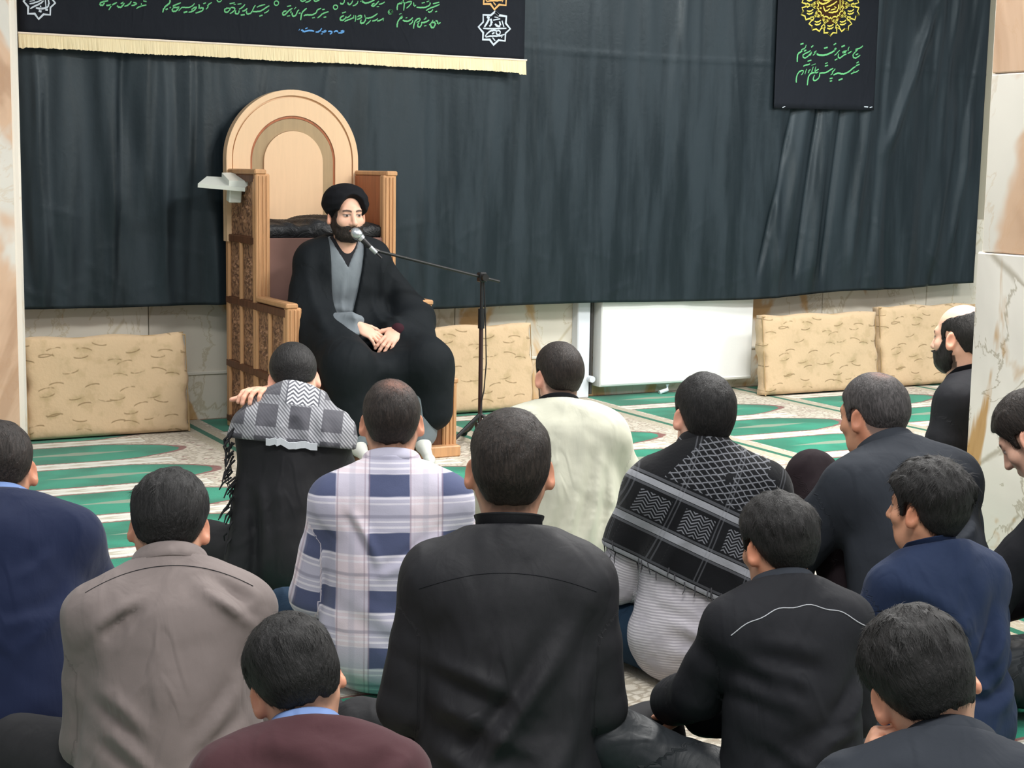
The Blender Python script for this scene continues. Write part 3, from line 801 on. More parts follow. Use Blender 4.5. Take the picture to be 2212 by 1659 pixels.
class Person:
    """a seated figure: local +y is where it faces, origin on the floor under the pelvis"""
    def __init__(s, name, label, head, face, S=1.0, hs=1.0, ang=(0, 8, 16), neck=22, hp=8, hyaw=0, hroll=0, w=1.0, seat=.0, side=0, belly=1.0, skin='mid', seed=1, nl=1.0):
        s.__dict__.update(S=S, hs=hs, w=w, seed=seed, belly=belly)
        s.skin = np.array(SKIN[skin] if isinstance(skin, str) else skin, f32)
        up = lambda a: np.array([math.sin(math.radians(side)), math.sin(math.radians(a)), math.cos(math.radians(a))])
        rz = math.radians(face)
        target = head[2]
        for it in range(20):
            L = 1.0 if it == 0 else L*(1+(target-hc[2])/.5)
            P0 = np.array([0, 0, .105*S+seat]); P1 = P0+up(ang[0])*.17*S*L; P2 = P1+up(ang[1])*.175*S*L; P3 = P2+up(ang[2])*.150*S*L
            hc = P3+up(neck)*.150*nl*S*min(hs, 1.05)+np.array([0, .012, 0])*S
        s.L, s.P, s.hc = L, (P0, P1, P2, P3), hc.astype(f32)
        s.ang = [math.radians(a) for a in ang]
        s.Rh = rotz(math.radians(hyaw))@rotx(-math.radians(hp))@roty(math.radians(hroll))
        wx = head[0]-(hc[0]*math.cos(rz)-hc[1]*math.sin(rz)); wy = head[1]-(hc[0]*math.sin(rz)+hc[1]*math.cos(rz))
        s.root = empty(name, (wx, wy, 0), rz); tag(s.root, label, 'person')
        F = lambda i: rotx(-s.ang[i])
        s.F = [F(0), F(1), F(2)]
        s.sh = [P3+s.F[2]@np.array([x*.150*w*S, .0, -.082*S]) for x in (-1, 1)]     # left, right
        s.lo_mesh = []
        s.arm = None
    def tolocal(s, wpt):
        rz = s.root.rotation_euler.z; d = np.array(wpt)-np.array(s.root.location)
        return np.array([d[0]*math.cos(rz)+d[1]*math.sin(rz), -d[0]*math.sin(rz)+d[1]*math.cos(rz), d[2]])
    def arms(s, L, R):
        """each: elbow and wrist offsets from the shoulder joint"""
        s.arm = [[s.sh[i]+np.array(o)*s.S for o in (L, R)[i]] for i in (0, 1)]
        for a in s.arm:
            for p in a: p[2] = max(p[2], .05*s.S)
        return s
    def legs(s, kL=(-.30, .27, .125), kR=(.30, .27, .125), aL=(.06, .33, .07), aR=(-.07, .27, .06)):
        s.leg = [[np.array(k)*s.S for k in (kL, aL)], [np.array(k)*s.S for k in (kR, aR)]]
        return s
    def torso_prims(s, o=0.0, base=0.0, sl=0.0, flare=0.0):
        S, w, (P0, P1, P2, P3), F = s.S, s.w, s.P, s.F
        b = s.belly
        T = [el(P0+np.array([0, -.01, .02])*S, ((.170*w+o+flare)*S, (.135*b+o+flare)*S, (.135+o)*S), None, .08*S),
             el(P1, ((.148*w+o+flare*.5)*S, (.122*b+o)*S, (.15*s.L+o)*S), F[0], .09*S),
             el(P2+F[1]@np.array([0, .004, -.01])*S, ((.156*w+o)*S, (.114+o)*S, (.165*s.L+o)*S), F[1], .09*S),
             rc(s.sh[0]+F[2]@np.array([.02, -.012, -.006])*S, s.sh[1]+F[2]@np.array([-.02, -.012, -.006])*S, (.054+o)*S, (.054+o)*S, .07*S),
             rc(P3+F[2]@np.array([0, -.004, .0])*S, s.sh[0]+F[2]@np.array([.01, -.01, .002])*S, (.058+o*.6)*S, (.056+o)*S, .05*S),
             rc(P3+F[2]@np.array([0, -.004, .0])*S, s.sh[1]+F[2]@np.array([-.01, -.01, .002])*S, (.058+o*.6)*S, (.056+o)*S, .05*S)]
        return T
    def arm_prims(s, o=0.0, loose=0.0, cut=1.0):
        S = s.S; out = []
        for i in (0, 1):
            E, W = s.arm[i]; e = E+(W-E)*cut
            md = s.sh[i]*.5+E*.5; out += [rc(s.sh[i], md, (.052+o)*S, (.049+o+loose*.5)*S, .030*S), rc(md, E, (.049+o+loose*.5)*S, (.045+o+loose)*S, .010*S), rc(E, e, (.045+o+loose)*S, (.034+o+loose*1.2)*S, .010*S)]
        return out
    def leg_prims(s, o=0.0):
        S, P0 = s.S, s.P[0]; out = [el(P0+np.array([0, .02, .0])*S, ((.17*s.w+o)*S, (.13+o)*S, (.10+o)*S), None, .06*S)]
        for i, sg in ((0, -1), (1, 1)):
            K, A = s.leg[i]; Hh = P0+np.array([sg*.095, .03, .0])*S
            out += [rc(Hh, K, (.088+o)*S, (.062+o)*S, .06*S), rc(K, A, (.060+o)*S, (.044+o)*S, .03*S)]
        return out
    def bounds(s, prims, pad):
        L = []; Hi = []
        for q in prims:
            if q[0] == 'c':
                r = max(q[3], q[4]); L += [q[1]-r, q[2]-r]; Hi += [q[1]+r, q[2]+r]
            else:
                r = max(q[2]); L.append(q[1]-r); Hi.append(q[1]+r)
        return np.min(L, 0)-pad, np.max(Hi, 0)+pad
    def tco(s, V):
        """cloth coordinates: torso unrolled, sleeves along the arm"""
        a = float(np.mean(s.ang)); q = (V-s.P[0])@rotx(-a)
        out = q.copy()
        if s.arm is not None:
            da = [np.minimum(prim(rc(s.sh[i], s.arm[i][0], .05, .05), V), prim(rc(s.arm[i][0], s.arm[i][1], .05, .04), V)) for i in (0, 1)]
            dt = union(s.torso_prims(0), V)
            for i in (0, 1):
                m = da[i] < dt-.012
                if not m.any(): continue
                ax = s.arm[i][0]-s.sh[i]; ax = ax/np.linalg.norm(ax); r = V[m]-s.sh[i]
                al = r@ax; pe = r-al[:, None]*ax
                out[m] = np.stack([pe[:, 0]*1.0+(.4 if i else -.4), pe[:, 1], .42-al], 1)
        return out.astype(f32)
    def cloth(s, name, prims, mat, h=.010, folds=(), wr=.004, wf=22, cuts=(), floor=.004, extra=None, pad=.03, post=None):
        P0 = s.P[0]; a = float(np.mean(s.ang)); Ra = rotx(-a); seed = s.seed
        def fn(p):
            d = union(prims, p)
            if extra is not None: d = extra(p, d)
            q = (p-P0)@Ra
            disp = wr*wav(q*np.array([1, .6, .7], f32), wf, seed)*1.0+wr*.45*wav(q, wf*2.3, seed+7)
            for (x0, z0, x1, z1, am, wd) in folds:
                A = np.array([x0, z0]); Bv = np.array([x1, z1])-A; L2 = float(Bv@Bv)
                r0, r1 = q[:, 0]-x0, q[:, 2]-z0
                t = np.clip((r0*Bv[0]+r1*Bv[1])/L2, 0, 1)
                bow = .18*math.sqrt(L2)*(t*(1-t))*4*.25
                nx, nz = -Bv[1]/math.sqrt(L2), Bv[0]/math.sqrt(L2)
                dist = np.sqrt((r0-t*Bv[0]-nx*bow)**2+(r1-t*Bv[1]-nz*bow)**2)
                env = np.sin(np.clip(t, .02, .98)*math.pi)**.6
                sgn = (r0-t*Bv[0])*nx+(r1-t*Bv[1])*nz-bow
                disp = disp+1.7*am*env*(np.exp(-(dist/wd)**2)-.8*np.exp(-((sgn+1.7*wd)/wd)**2)*np.exp(-(np.maximum(0, np.abs(t-.5)-.45)*8)**2)*(dist < 5*wd))
            d = d-disp
            for c in cuts: d = smax(d, c(p), .006)
            if floor is not None: d = smax(d, floor-p[:, 2], .012)
            return d
        lo, hi = s.bounds(prims, pad)
        if floor is not None: lo[2] = max(lo[2], floor-.02)
        V, Q = surface(fn, lo, hi, h)
        at = {'tco': s.tco(V)}
        if post: at.update(post(V))
        return mesh_obj(name, V, Q, mat, s.root, True, at)
    def headlocal(s, V): return ((V-s.hc)@s.Rh)/f32(s.S*s.hs)
    def body(s, h=.0041, fat=0.0, hairc='black', stub=.75, beard=0.0, hands=True, curl=None, handcfg=None, brow=True, neckr=.054, fade=.03, scalp=None, maskn=0.0, nohair=False, front=0.0, lid=False):
        k = f32(s.S*s.hs); hc, Rh = s.hc, s.Rh
        nb = s.P[3]+s.F[2]@np.array([0, .006, -.03])*s.S
        ntop = hc+Rh@np.array([0, -.018, -.045])*k
        nk = rc(nb, ntop, (neckr+.006)*s.S, neckr*s.S)
        jw = rc(hc+Rh@np.array([0, .02, -.07])*k, nb+s.F[2]@np.array([0, .03, 0])*s.S, .042*s.S, .048*s.S)
        def fn(p):
            q = ((p-hc)@Rh)/k
            d = head_sdf(q, True, fat)*k
            d = smin(d, prim(nk, p), .03); return smin(d, prim(jw, p), .03)
        r = .17*k
        lo = np.minimum(hc-r, nb-.07*s.S); hi = np.maximum(hc+r, nb+.07*s.S)
        V, Q = surface(fn, lo, hi, h)
        q = s.headlocal(V); col = np.tile(s.skin, (len(V), 1)); hcol = np.array(HAIRC[hairc], f32)
        def blend(m, c):
            nonlocal col
            col = col*(1-m[:, None])+np.asarray(c, f32)*m[:, None]
        ax = np.abs(q[:, 0])
        # redder ears, nose and cheeks
        red = sstep(.074, .082, ax)*(q[:, 1] < .03)
        blend(red*.45, s.skin*np.array([1.05, .68, .60], f32))
        if not nohair:
            m = hair_mask(q, maskn, front)
            st = sstep(-fade, .004, m+.004*wav(q, 300, 3))*stub*(ax < .076)*(q[:, 1] < .075)
            if scalp is not None: st = np.where(m > .03, scalp, st)
            blend(st, hcol*1.3+s.skin*.06)
        if beard:
            zb = np.interp(q[:, 1], [-.02, .01, .03, .05, .07, .085, .12], [-.03, .01, .005, -.030, -.045, -.044, -.044])
            bm = sstep(-.003, .010, zb-q[:, 2]+.002*wav(q, 300, 5))*(q[:, 1] > -.012)*sstep(-.135, -.105, q[:, 2])*(ax < .0725)
            blend(bm*beard, hcol*1.2)
        if brow:
            lip = (ax < .022)*(q[:, 1] > .075)*sstep(.0085, .004, np.abs(q[:, 2]+.0655))
            blend(lip*.7, s.skin*np.array([.80, .50, .48], f32))
            zbw = .026+.004*np.sin(np.clip((ax-.012)/.04, 0, 1)*3.14)
            bw = (q[:, 1] > .05)*sstep(.0065, .003, np.abs(q[:, 2]-zbw))*sstep(.008, .013, ax)*(1-sstep(.048, .054, ax))
            blend(bw*.92, hcol)
            e = np.sqrt(((ax-.031)/.0145)**2+((q[:, 2]-.0065)/.0052)**2); ey = (q[:, 1] > .06)
            blend(ey*sstep(1.25, .95, e)*.85, np.array([.42, .38, .36])); ir = np.sqrt((ax-.032)**2+(q[:, 2]-.0065)**2)
            blend(ey*(e < 1.05)*sstep(.0068, .005, ir), np.array([.02, .012, .01]))
            lidm = ey*sstep(.0028, .0012, np.abs(q[:, 2]-.0120+((ax-.031)/.03)**2*.006))*(np.abs(ax-.031) < .018)
            blend(lidm*.8, hcol*1.1)
        Vs, Qs, Cs = [V], [Q], [col]; n = len(V)
        def addm(prims, hh, c, floor=None, k=None):
            nonlocal n
            lo, hi = s.bounds(prims, .015)
            def g(p):
                d = union(prims, p)
                return d if floor is None else smax(d, floor-p[:, 2], .005)
            V2, Q2 = surface(g, lo, hi, hh); Vs.append(V2); Qs.append(Q2+n); Cs.append(np.tile(c, (len(V2), 1))); n += len(V2)
        core = s.torso_prims(-.02)+s.arm_prims(-.012)+s.leg_prims(-.012)
        addm(core, .018, s.skin, .012)
        if hands:
            hcfg = handcfg or {}
            for i, sg in ((0, -1), (1, 1)):
                E, W = s.arm[i]; c = hcfg.get(i, {})
                d = c.get('d', W-E); nn = c.get('n', (0, 0, -1)); cu = c.get('curl', (.30, .33, .36, .4))
                pr = [rc(E+(W-E)*.55, W, .032*s.S, .026*s.S, .02)]+hand_prims(W, d, nn, c.get('side', sg), cu, s.S, thumb=c.get('thumb', .4))
                addm(pr, c.get('h', .0052), s.skin*np.array(c.get('tint', (1, .95, .93)), f32), .003)
        for i in (0, 1):
            K, Aq = s.leg[i]; dd = Aq-K; dd = dd/np.linalg.norm(dd)
            ft = s.foot[i] if getattr(s, 'foot', None) is not None else Aq+np.array([dd[0], dd[1]*.4, 0])*.13*s.S
            ft = np.array(ft, float); ft[2] = max(.028*s.S, ft[2]-.03) if getattr(s, 'foot', None) is None else ft[2]
            addm([rc(Aq, Aq*.75+ft*.25-np.array([0, 0, .005]), .036*s.S, .034*s.S, .03), rc(Aq*.7+ft*.3-np.array([0, 0, .006]), ft, .032*s.S, .022*s.S, .03), rc(ft, ft+(ft-Aq)*.12, .026*s.S, .018*s.S, .02)], .007, s.footc if getattr(s, 'footc', None) is not None else s.skin, .003)
        return mesh_obj('body', np.concatenate(Vs), np.concatenate(Qs), SKIN_MAT, s.root, True, {'col': np.concatenate(Cs)})
    def shell(s, name, fn_local, mat, h=.0036, R=.165):
        k = f32(s.S*s.hs); hc, Rh = s.hc, s.Rh
        V, Q = surface(lambda p: fn_local(((p-hc)@Rh)/k)*k, hc-R*k, hc+R*k, h)
        return mesh_obj(name, V, Q, mat, s.root, True, {'hco': s.headlocal(V), 'tco': s.headlocal(V)})
    def hair(s, kind='black', h=.0042, strands=3200, slen=None, **kw):
        k = f32(s.S*s.hs); hc, Rh = s.hc, s.Rh; fn = make_hair_fn(seed=s.seed, **kw)
        V, Q = surface(lambda p: fn(((p-hc)@Rh)/k)*k, hc-.165*k, hc+.165*k, h)
        q = s.headlocal(V)
        # outward normals from the faces
        a, b, c = V[Q[:, 0]], V[Q[:, 1]], V[Q[:, 2]]; fnm = np.cross(b-a, c-a); N = np.zeros_like(V)
        for t in range(4): np.add.at(N, Q[:, t], fnm)
        N /= np.linalg.norm(N, axis=1)[:, None]+1e-9
        rg = np.random.RandomState(s.seed); ok = np.nonzero(cranium(q) > .0022)[0]
        top = kw.get('top', .02); L0 = slen or (.010+top*.75)
        idx = rg.choice(ok, strands); P0, n = V[idx], N[idx]; ql = q[idx]
        flow = (ql-A3(.012, -.062, .118)); flow += .02*rg.normal(size=flow.shape)+A3(0, 0, -.02)
        t = flow.astype(f32)@Rh.T; t -= n*(t*n).sum(1)[:, None]; t /= np.linalg.norm(t, axis=1)[:, None]+1e-9
        wdir = np.cross(t, n); edge = np.clip(hair_mask(ql, kw.get('maskn', 0.0), kw.get('front', 0.0))/.022, .22, 1.0); L = (L0*rg.uniform(.5, 1.2, len(idx))*edge)[:, None]*k; lift = rg.uniform(.02, .17, len(idx))[:, None]
        wd = rg.uniform(.0006, .0012, len(idx))[:, None]*k; VV = [V]; base = len(V); m = len(idx); pts = []
        for u_ in (0.0, .4, .75, 1.0):
            c_ = P0-n*.0012+t*L*u_+n*(L*lift*u_-(L*u_)**2/(2*.085))
            w_ = wd*(1-u_*.75); pts += [c_-wdir*w_, c_+wdir*w_]
        VV += pts; QQ = [Q]; ar = np.arange(m)
        for g in range(3): QQ.append(np.stack([base+2*g*m+ar, base+(2*g+1)*m+ar, base+(2*g+3)*m+ar, base+(2*g+2)*m+ar], 1))
        V2 = np.concatenate(VV).astype(f32); q2 = s.headlocal(V2)
        th = np.zeros(len(V2), f32)
        for (c, r, dp) in (kw.get('thin') or []): th = np.maximum(th, np.exp(-(((q2-A3(*c))/A3(*r))**2).sum(1))*(1+.25*wav(q2, 160, 3)))
        return mesh_obj('hair', V2, np.concatenate(QQ), HAIR_MATS[kind], s.root, True, {'hco': q2, 'thin': np.clip(th, 0, 1)})
    def seam(s, obj, pts, r, mat, name='seam', out=.0005):
        """a thread laid on the cloth: pts are (x, z) on the back"""
        from mathutils.bvhtree import BVHTree
        bvh = BVHTree.FromObject(obj, bpy.context.evaluated_depsgraph_get())
        Ra = rotx(-float(np.mean(s.ang))); L = []
        for x, z in pts:
            o_ = Ra@np.array([x, -.7, z])+s.P[0]; d_ = Ra@np.array([0, 1.0, 0])
            hit = bvh.ray_cast(Vector(o_), Vector(d_))
            if hit[0] is not None: L.append(hit[0]-Vector(d_)*out)
        if len(L) > 2: return MB().tube(L, r, 5).build(name, mat, s.root)
    def collar(s, mat, r=.066, hgt=.034, fold=.030, stand=False, dy=.0, dz=.0, name='collar', tilt=10):
        """shirt collar round the neck: a stand, and unless it is a stand collar a folded leaf"""
        Fm = s.F[2]@rotx(-math.radians(tilt)); S = s.S; base = s.P[3]+s.F[2]@np.array([0, .012+dy, .012+dz])*S
        prof = [(0, -.03), (0, hgt), (.004, hgt+.003)] if stand else [(0, -.03), (0, hgt), (.005, hgt+.005), (.010, hgt), (.017, hgt-fold*.5), (.022, hgt-fold)]
        prof = prof+[(a+.003*(1 if i > len(prof)-2 else -1)*0+(.004), b-.001) for i, (a, b) in list(enumerate(prof))[::-1]] if stand else prof+[(.019, hgt-fold-.002), (.013, hgt-fold*.5), (.007, hgt-.004), (.006, -.03)]
        n = 56; V = []; Q = []; m = len(prof)
        for i in range(n):
            th = math.radians(-90-158)+math.radians(316)*i/(n-1)
            fr = max(0, math.sin(th))                       # towards the front it dips
            for (a, b) in prof:
                rx, ry = (r+a)*1.0, (r+a)*1.08
                V.append(base+Fm@np.array([rx*math.cos(th), ry*math.sin(th), b-.030*fr])*S)
        for i in range(n-1):
            for j in range(m):
                j2 = (j+1) % m; Q.append((i*m+j, (i+1)*m+j, (i+1)*m+j2, i*m+j2))
        Q2 = [tuple(range(m)), tuple(range((n-1)*m, n*m))[::-1]]
        o = mesh_obj(name, V, Q+Q2, mat, s.root, True, {'tco': (np.array(V)-s.P[0]).astype(f32)})
        return o

# ------------------------------------------------------------------ clothes materials
C_BLACK = cloth_mat('black_cotton', (30, 30, 34), .68, .35)
C_BLACK2 = cloth_mat('black_jersey', (25, 26, 31), .78, .25)
C_CHAR = cloth_mat('charcoal_jacket', (44, 48, 55), .85, .2)
C_GREY = cloth_mat('taupe_shirt', (126, 115, 112), .75, .25, .1, .45)
C_NAVY = cloth_mat('navy_sweater', (30, 38, 64), .9, .1, .15, .25)
C_NAVY2 = cloth_mat('navy_shirt', (28, 41, 68), .8, .2, .05, .4)
C_BLUE = cloth_mat('pale_blue_shirt', (112, 136, 184), .8, .2)
C_MAROON = cloth_mat('maroon_knit', (74, 48, 52), .9, .12, .1, .25)
C_BEIGE = cloth_mat('pale_beige_shirt', (184, 184, 168), .8, .15, .05, .30)
C_STRIPE = None
C_JEANS = cloth_mat('dark_jeans', (30, 48, 66), .85, .15)
C_TROUS = cloth_mat('dark_trousers', (44, 44, 46), .85, .2)
C_TROUS_B = cloth_mat('black_shiny_trousers', (34, 38, 42), .55, .35, 0, .6)
C_TROUS_M = cloth_mat('dark_maroon_trousers', (36, 28, 32), .85, .15)
C_WHITE = cloth_mat('white_edge', (214, 218, 226), .8, .2)
C_PIPING = cloth_mat('grey_white_piping', (176, 178, 184), .8, .2)
C_ROBE = cloth_mat('grey_robe', (112, 120, 126), .75, .2, .05, .35)
C_CLOAK = cloth_mat('black_cloak', (17, 22, 26), .8, .2, .0, .3)

def plaid_mat():
    m = Mat('plaid_flannel', .85, .15, .1); v = m.attr('tco').outputs['Vector']; x, y, z = m.xyz(v)
    wob = (m.noise(v, 7, 2)-.5)*.012
    xf = ((x+.005+wob)/.195).fract(); zf = ((z+.035+wob)/.150).fract()
    band = lambda f, a, b: f.ss(a-.015, a+.015)*inv(f.ss(b-.015, b+.015))
    pale, navy, blue, pink = lin(198, 202, 218), lin(84, 91, 122), lin(160, 168, 194), lin(226, 212, 220)
    bx = inv(band(xf, .28, .72)); bz = band(zf, .08, .46)
    c = m.mix(bx*.62, pink, blue)
    c = m.mix(bz*.45, c, blue)
    c = m.mix(bx*bz, c, navy)
    fine = ((z*420).sin() > .35)*(band(zf, .46, .66).mx(band(zf, .94, 1.0)).mx(band(zf, .0, .08)))
    c = m.mix(fine*.65, c, lin(236, 232, 240))
    c = m.mix(band(zf, .70, .76)*.5, c, lin(120, 120, 140))
    finex = ((x*520).sin() > .4)*(band(xf, .26, .34).mx(band(xf, .66, .74)))
    c = m.mix(finex*.5, c, lin(150, 130, 146))
    c = m.mix(band(xf, .46, .54)*.35, c, lin(170, 170, 186))
    m.color(c); n = m.noise(v, 9, 3)
    m.bump(n*.35+m.noise(v, 300, 1)*.03, .5, .02); return m.m
C_PLAID = plaid_mat()
def stripe_mat():
    m = Mat('fine_striped_shirt', .8, .15); v = m.attr('tco').outputs['Vector']; x, y, z = m.xyz(v)
    n = m.noise(v, 10, 3)
    s = ((z+n*.01)*820).sin()
    m.color(m.mix(s.ss(-.2, .5)*n.ss(.3, .6), lin(168, 164, 172), lin(204, 200, 206))); m.bump(n*.9, .6, .025); return m.m
C_STRIPE = stripe_mat()
def keffiyeh_mat(name, ground, light, mid, tweak=0):
    """woven scarf: tco.x along the border, tco.z up from the border"""
    m = Mat(name, .9, .1, .1); v = m.attr('kco').outputs['Vector']; x, y, z = m.xyz(v)
    wob = (m.noise(v, 6, 2)-.5)*.006; zz = z*1.22+wob
    band = lambda f, a, b: (f > a)*(f < b)
    c = m.rgb(lin(*ground))
    # chevron wave rows
    px = ((x/.030).fract()-.5).abs(); w = ((zz+px*.028)/.0115).fract()
    gx = (x/.125).fract(); gate = inv(gx.ss(.78, .80))*gx.ss(.10, .12)
    wave = (w < .42)*gate
    c = m.mix(wave*band(zz, .155, .235), c, lin(*mid))
    # net on the upper field
    nw = (m.noise(v, 30, 2)-.5)*.014; nx, nz = (x*.8+zz*1.1+nw)/.026, (x*.8-zz*1.1+nw)/.026
    net = ((nx.fract()-.5).abs() > .40).mx((nz.fract()-.5).abs() > .40)
    c = m.mix(net*(zz > .300)*(((x+.15).abs()+zz*.4) < .29)*(m.noise(v, 7, 1) > .40)*.9, c, lin(*mid))
    for a, b, cc, f in ((.004, .018, light, .9), (.022, .030, mid, .3), (.105, .113, mid, .45), (.115, .138, light, .95), (.141, .149, mid, .45), (.248, .256, mid, .45), (.258, .278, light, .9), (.282, .292, mid, .4)):
        c = m.mix(band(zz, a, b)*f, c, lin(*cc))
    vs = band(gx, .84, .87).mx(band(gx, .92, .95))
    c = m.mix(vs*.3*(zz > .03), c, lin(*mid))
    m.color(c); m.bump(m.noise(v, 12, 3)*.5+wave*.1+m.noise(v, 300, 1)*.03, .5, .02); return m.m
K_BLACK = keffiyeh_mat('black_keffiyeh', (22, 23, 26), (150, 152, 158), (112, 114, 120))
def keffiyeh2_mat():
    m = Mat('grey_keffiyeh', .9, .1, .1); v = m.attr('kco').outputs['Vector']; x, y, z = m.xyz(v)
    tw = ((x+z)*520).sin().ss(-.3, .3)
    bx = ((x+.02)/.105).fract(); bz = ((z+.02)/.105).fract()
    sx = inv(((bx-.5).abs()).ss(.17, .20)); sz = inv(((bz-.5).abs()).ss(.13, .16))
    c = m.mix((sx*.65).mx(sz*.5), lin(84, 84, 90), m.mix(tw, lin(120, 121, 126), lin(190, 191, 196)))
    px = ((x/.034).fract()-.5).abs(); w = ((z+px*.03)/.014).fract()
    wave = (w < .48)*(z > .128)*((x+.018).abs() < .05)
    c = m.mix(((z > .128)*((x+.018).abs() < .055)), c, lin(96, 97, 104))
    c = m.mix(wave, c, lin(226, 228, 232))
    m.color(c); m.bump(m.noise(v, 14, 3)*.6+tw*.05, .5, .02); return m.m
K_GREY = keffiyeh2_mat()

CAMRZ = -27.84
def face(x, turn=0.0): return CAMRZ+math.degrees(math.atan((1106-x)/3400))+turn      # turned away along the line of sight, then to the left
DEF_L = ((-.045, .03, -.255), (.03, .24, -.33)); DEF_R = ((.045, .03, -.255), (-.03, .24, -.33))
def rnd_folds(seed, n=10, am=.006, span=.34):
    r = random.Random(seed); out = []
    for i in range(n):
        sd = r.choice([-1, 1]); x0 = sd*r.uniform(.10, .17); z0 = r.uniform(.10, .40); 
        x1 = x0-sd*r.uniform(.06, .2); z1 = z0-r.uniform(.02, .16)
        out.append((x0, z0, x1, z1, am*r.uniform(.6, 1.2), r.uniform(.012, .024)))
    return out
def neck_cut(P, r=.064, up=.0, tilt=10):
    """removes cloth above a neckline plane"""
    n = P.F[2]@rotx(-math.radians(tilt))@np.array([0, 0, 1]); c = P.P[3]+P.F[2]@np.array([0, .0, .030+up])*P.S
    return lambda p: ((p-c.astype(f32))@n.astype(f32))

# ---- plaid shirt man
P = Person('person', 'balding man in a blue and white plaid shirt sitting with his back to us', (1.696, 3.912, .710), face(846), 1.0, .90, (-4, 6, 14), 20, 12, 0, 0, 1.02, seed=11, skin='mid')
P.arms(((-.06, .02, -.26), (.03, .24, -.34)), DEF_R).legs()
P.body(hairc='brown', stub=.8, fade=.04)
P.hair('brown', top=.011, side=.009, nape=.005, tuft=.003, thin=[((.014, -.070, .112), (.040, .038, .030), .006)])
P.cloth('shirt', P.torso_prims(.014, flare=.012)+P.arm_prims(.012, .006), C_PLAID, .008, rnd_folds(5, 9, .005), cuts=[neck_cut(P)])
P.collar(C_PLAID)
P.cloth('trousers', P.leg_prims(.012), C_JEANS, .014)

# ---- black shirt man in the middle
P = Person('person', 'man in a plain black shirt with stand collar, largest figure in the middle', (1.516, 2.874, .775), face(1102), 1.0, .96, (-2, 4, 8), 14, 4, 2, 0, 1.02, seed=21, skin='mid')
P.arms(((-.05, -.01, -.27), (.0, .22, -.36)), ((.035, .0, -.27), (-.02, .23, -.36))).legs((-.33, .27, .125), (.33, .27, .125))
P.body(hairc='brown', stub=.9, fade=.045)
P.hair('brown', top=.015, side=.009, nape=.004, tuft=.0025)
sh_ = P.cloth('shirt', P.torso_prims(.016, flare=.02)+P.arm_prims(.014, .008), C_BLACK, .0075,
        [(.16, .42, -.08, .08, .006, .022), (.10, .36, -.12, .02, .005, .02), (.19, .32, .0, -.02, .006, .024), (-.15, .30, .02, .24, .006, .018), (-.15, .22, .06, .12, .005, .02), (-.14, .12, .04, .04, .005, .018), (.17, .22, .05, .0, .005, .02)]+rnd_folds(8, 5, .004), cuts=[neck_cut(P)])
P.collar(C_BLACK, hgt=.036, stand=True)
P.seam(sh_, [(x/100, .485-1.2*(x/100)**2) for x in range(-18, 19)], .0009, C_BLACK2, 'yoke_seam')
P.cloth('trousers', P.leg_prims(.014), C_TROUS, .014)

# ---- taupe shirt man
P = Person('person', 'man in a taupe grey shirt with folded collar, head bowed', (.908, 3.30, .621), face(370), 1.0, .89, (-2, 12, 26), 40, 28, -6, 3, 1.0, seed=31, nl=0.88, skin='mid')
P.arms(((-.012, .0, -.26), (.05, .22, -.34)), ((.01, .05, -.25), (-.02, .26, -.33))).legs((-.33, .22, .12), (.33, .25, .12))
P.body(hairc='black', stub=.3, fade=.02, beard=.7)
P.hair('black', top=.020, side=.013, nape=.009, tuft=.004)
sh_ = P.cloth('shirt', P.torso_prims(.018, flare=.012)+P.arm_prims(.014, .010), C_GREY, .0075,
        [(-.15, .34, -.06, .40, .008, .014), (.16, .36, .06, .42, .008, .014), (.17, .33, .10, .40, .006, .012), (-.14, .22, -.04, .12, .006, .016), (-.13, .14, -.03, .04, .006, .016), (.14, .22, .05, .10, .005, .016), (.15, .14, .04, .04, .005, .016), (-.10, .05, .0, -.02, .005, .014)], cuts=[neck_cut(P)])
P.collar(C_GREY, r=.068, hgt=.036, fold=.034)
P.seam(sh_, [(x/100, .462-1.7*(x/100)**2) for x in range(-17, 18)], .0011, C_TROUS, 'yoke_seam')
P.cloth('trousers', P.leg_prims(.012), C_TROUS, .014)

# ---- navy sweater man at the left edge
P = Person('person', 'man in a navy sweater with pale blue shirt collar at the left edge', (.660, 3.93, .648), face(15), 1.0, .93, (2, 18, 34), 46, 30, -4, 0, 1.08, seed=41, nl=0.9, skin='tan', belly=1.15)
P.arms(((-.07, .06, -.24), (.0, .28, -.30)), ((.085, .06, -.24), (-.02, .28, -.30))).legs((-.34, .25, .12), (.34, .25, .12))
P.body(hairc='brown', stub=.8, fade=.04)
P.hair('brown', top=.012, side=.009, nape=.004, tuft=.002)
P.cloth('sweater', P.torso_prims(.024, flare=.03)+P.arm_prims(.018, .012), C_NAVY, .010, rnd_folds(15, 6, .004), cuts=[neck_cut(P)])
P.collar(C_BLUE, r=.069, hgt=.032, fold=.026)
P.cloth('trousers', P.leg_prims(.012), C_TROUS, .015)

# ---- boy in maroon
P = Person('person', 'boy in a maroon sweater over a light blue collar, head bowed, nearest row', (.892, 2.462, .525), face(625, 4), .80, 1.06, (2, 14, 28), 42, 30, 8, -15, 1.15, side=-7, seed=51, nl=0.78, skin='mid')
P.arms(DEF_L, DEF_R).legs()
P.body(hairc='black', stub=.35, fade=.03)
P.hair('black', top=.021, side=.011, nape=.006, tuft=.0045, maskn=.012, strands=4200)
P.cloth('sweater', P.torso_prims(.022, flare=.015)+P.arm_prims(.018, .010), C_MAROON, .0075, rnd_folds(25, 6, .005), cuts=[neck_cut(P)])
P.collar(C_BLUE, r=.064, hgt=.030, fold=.022)
P.cloth('trousers', P.leg_prims(.012), C_TROUS, .014)

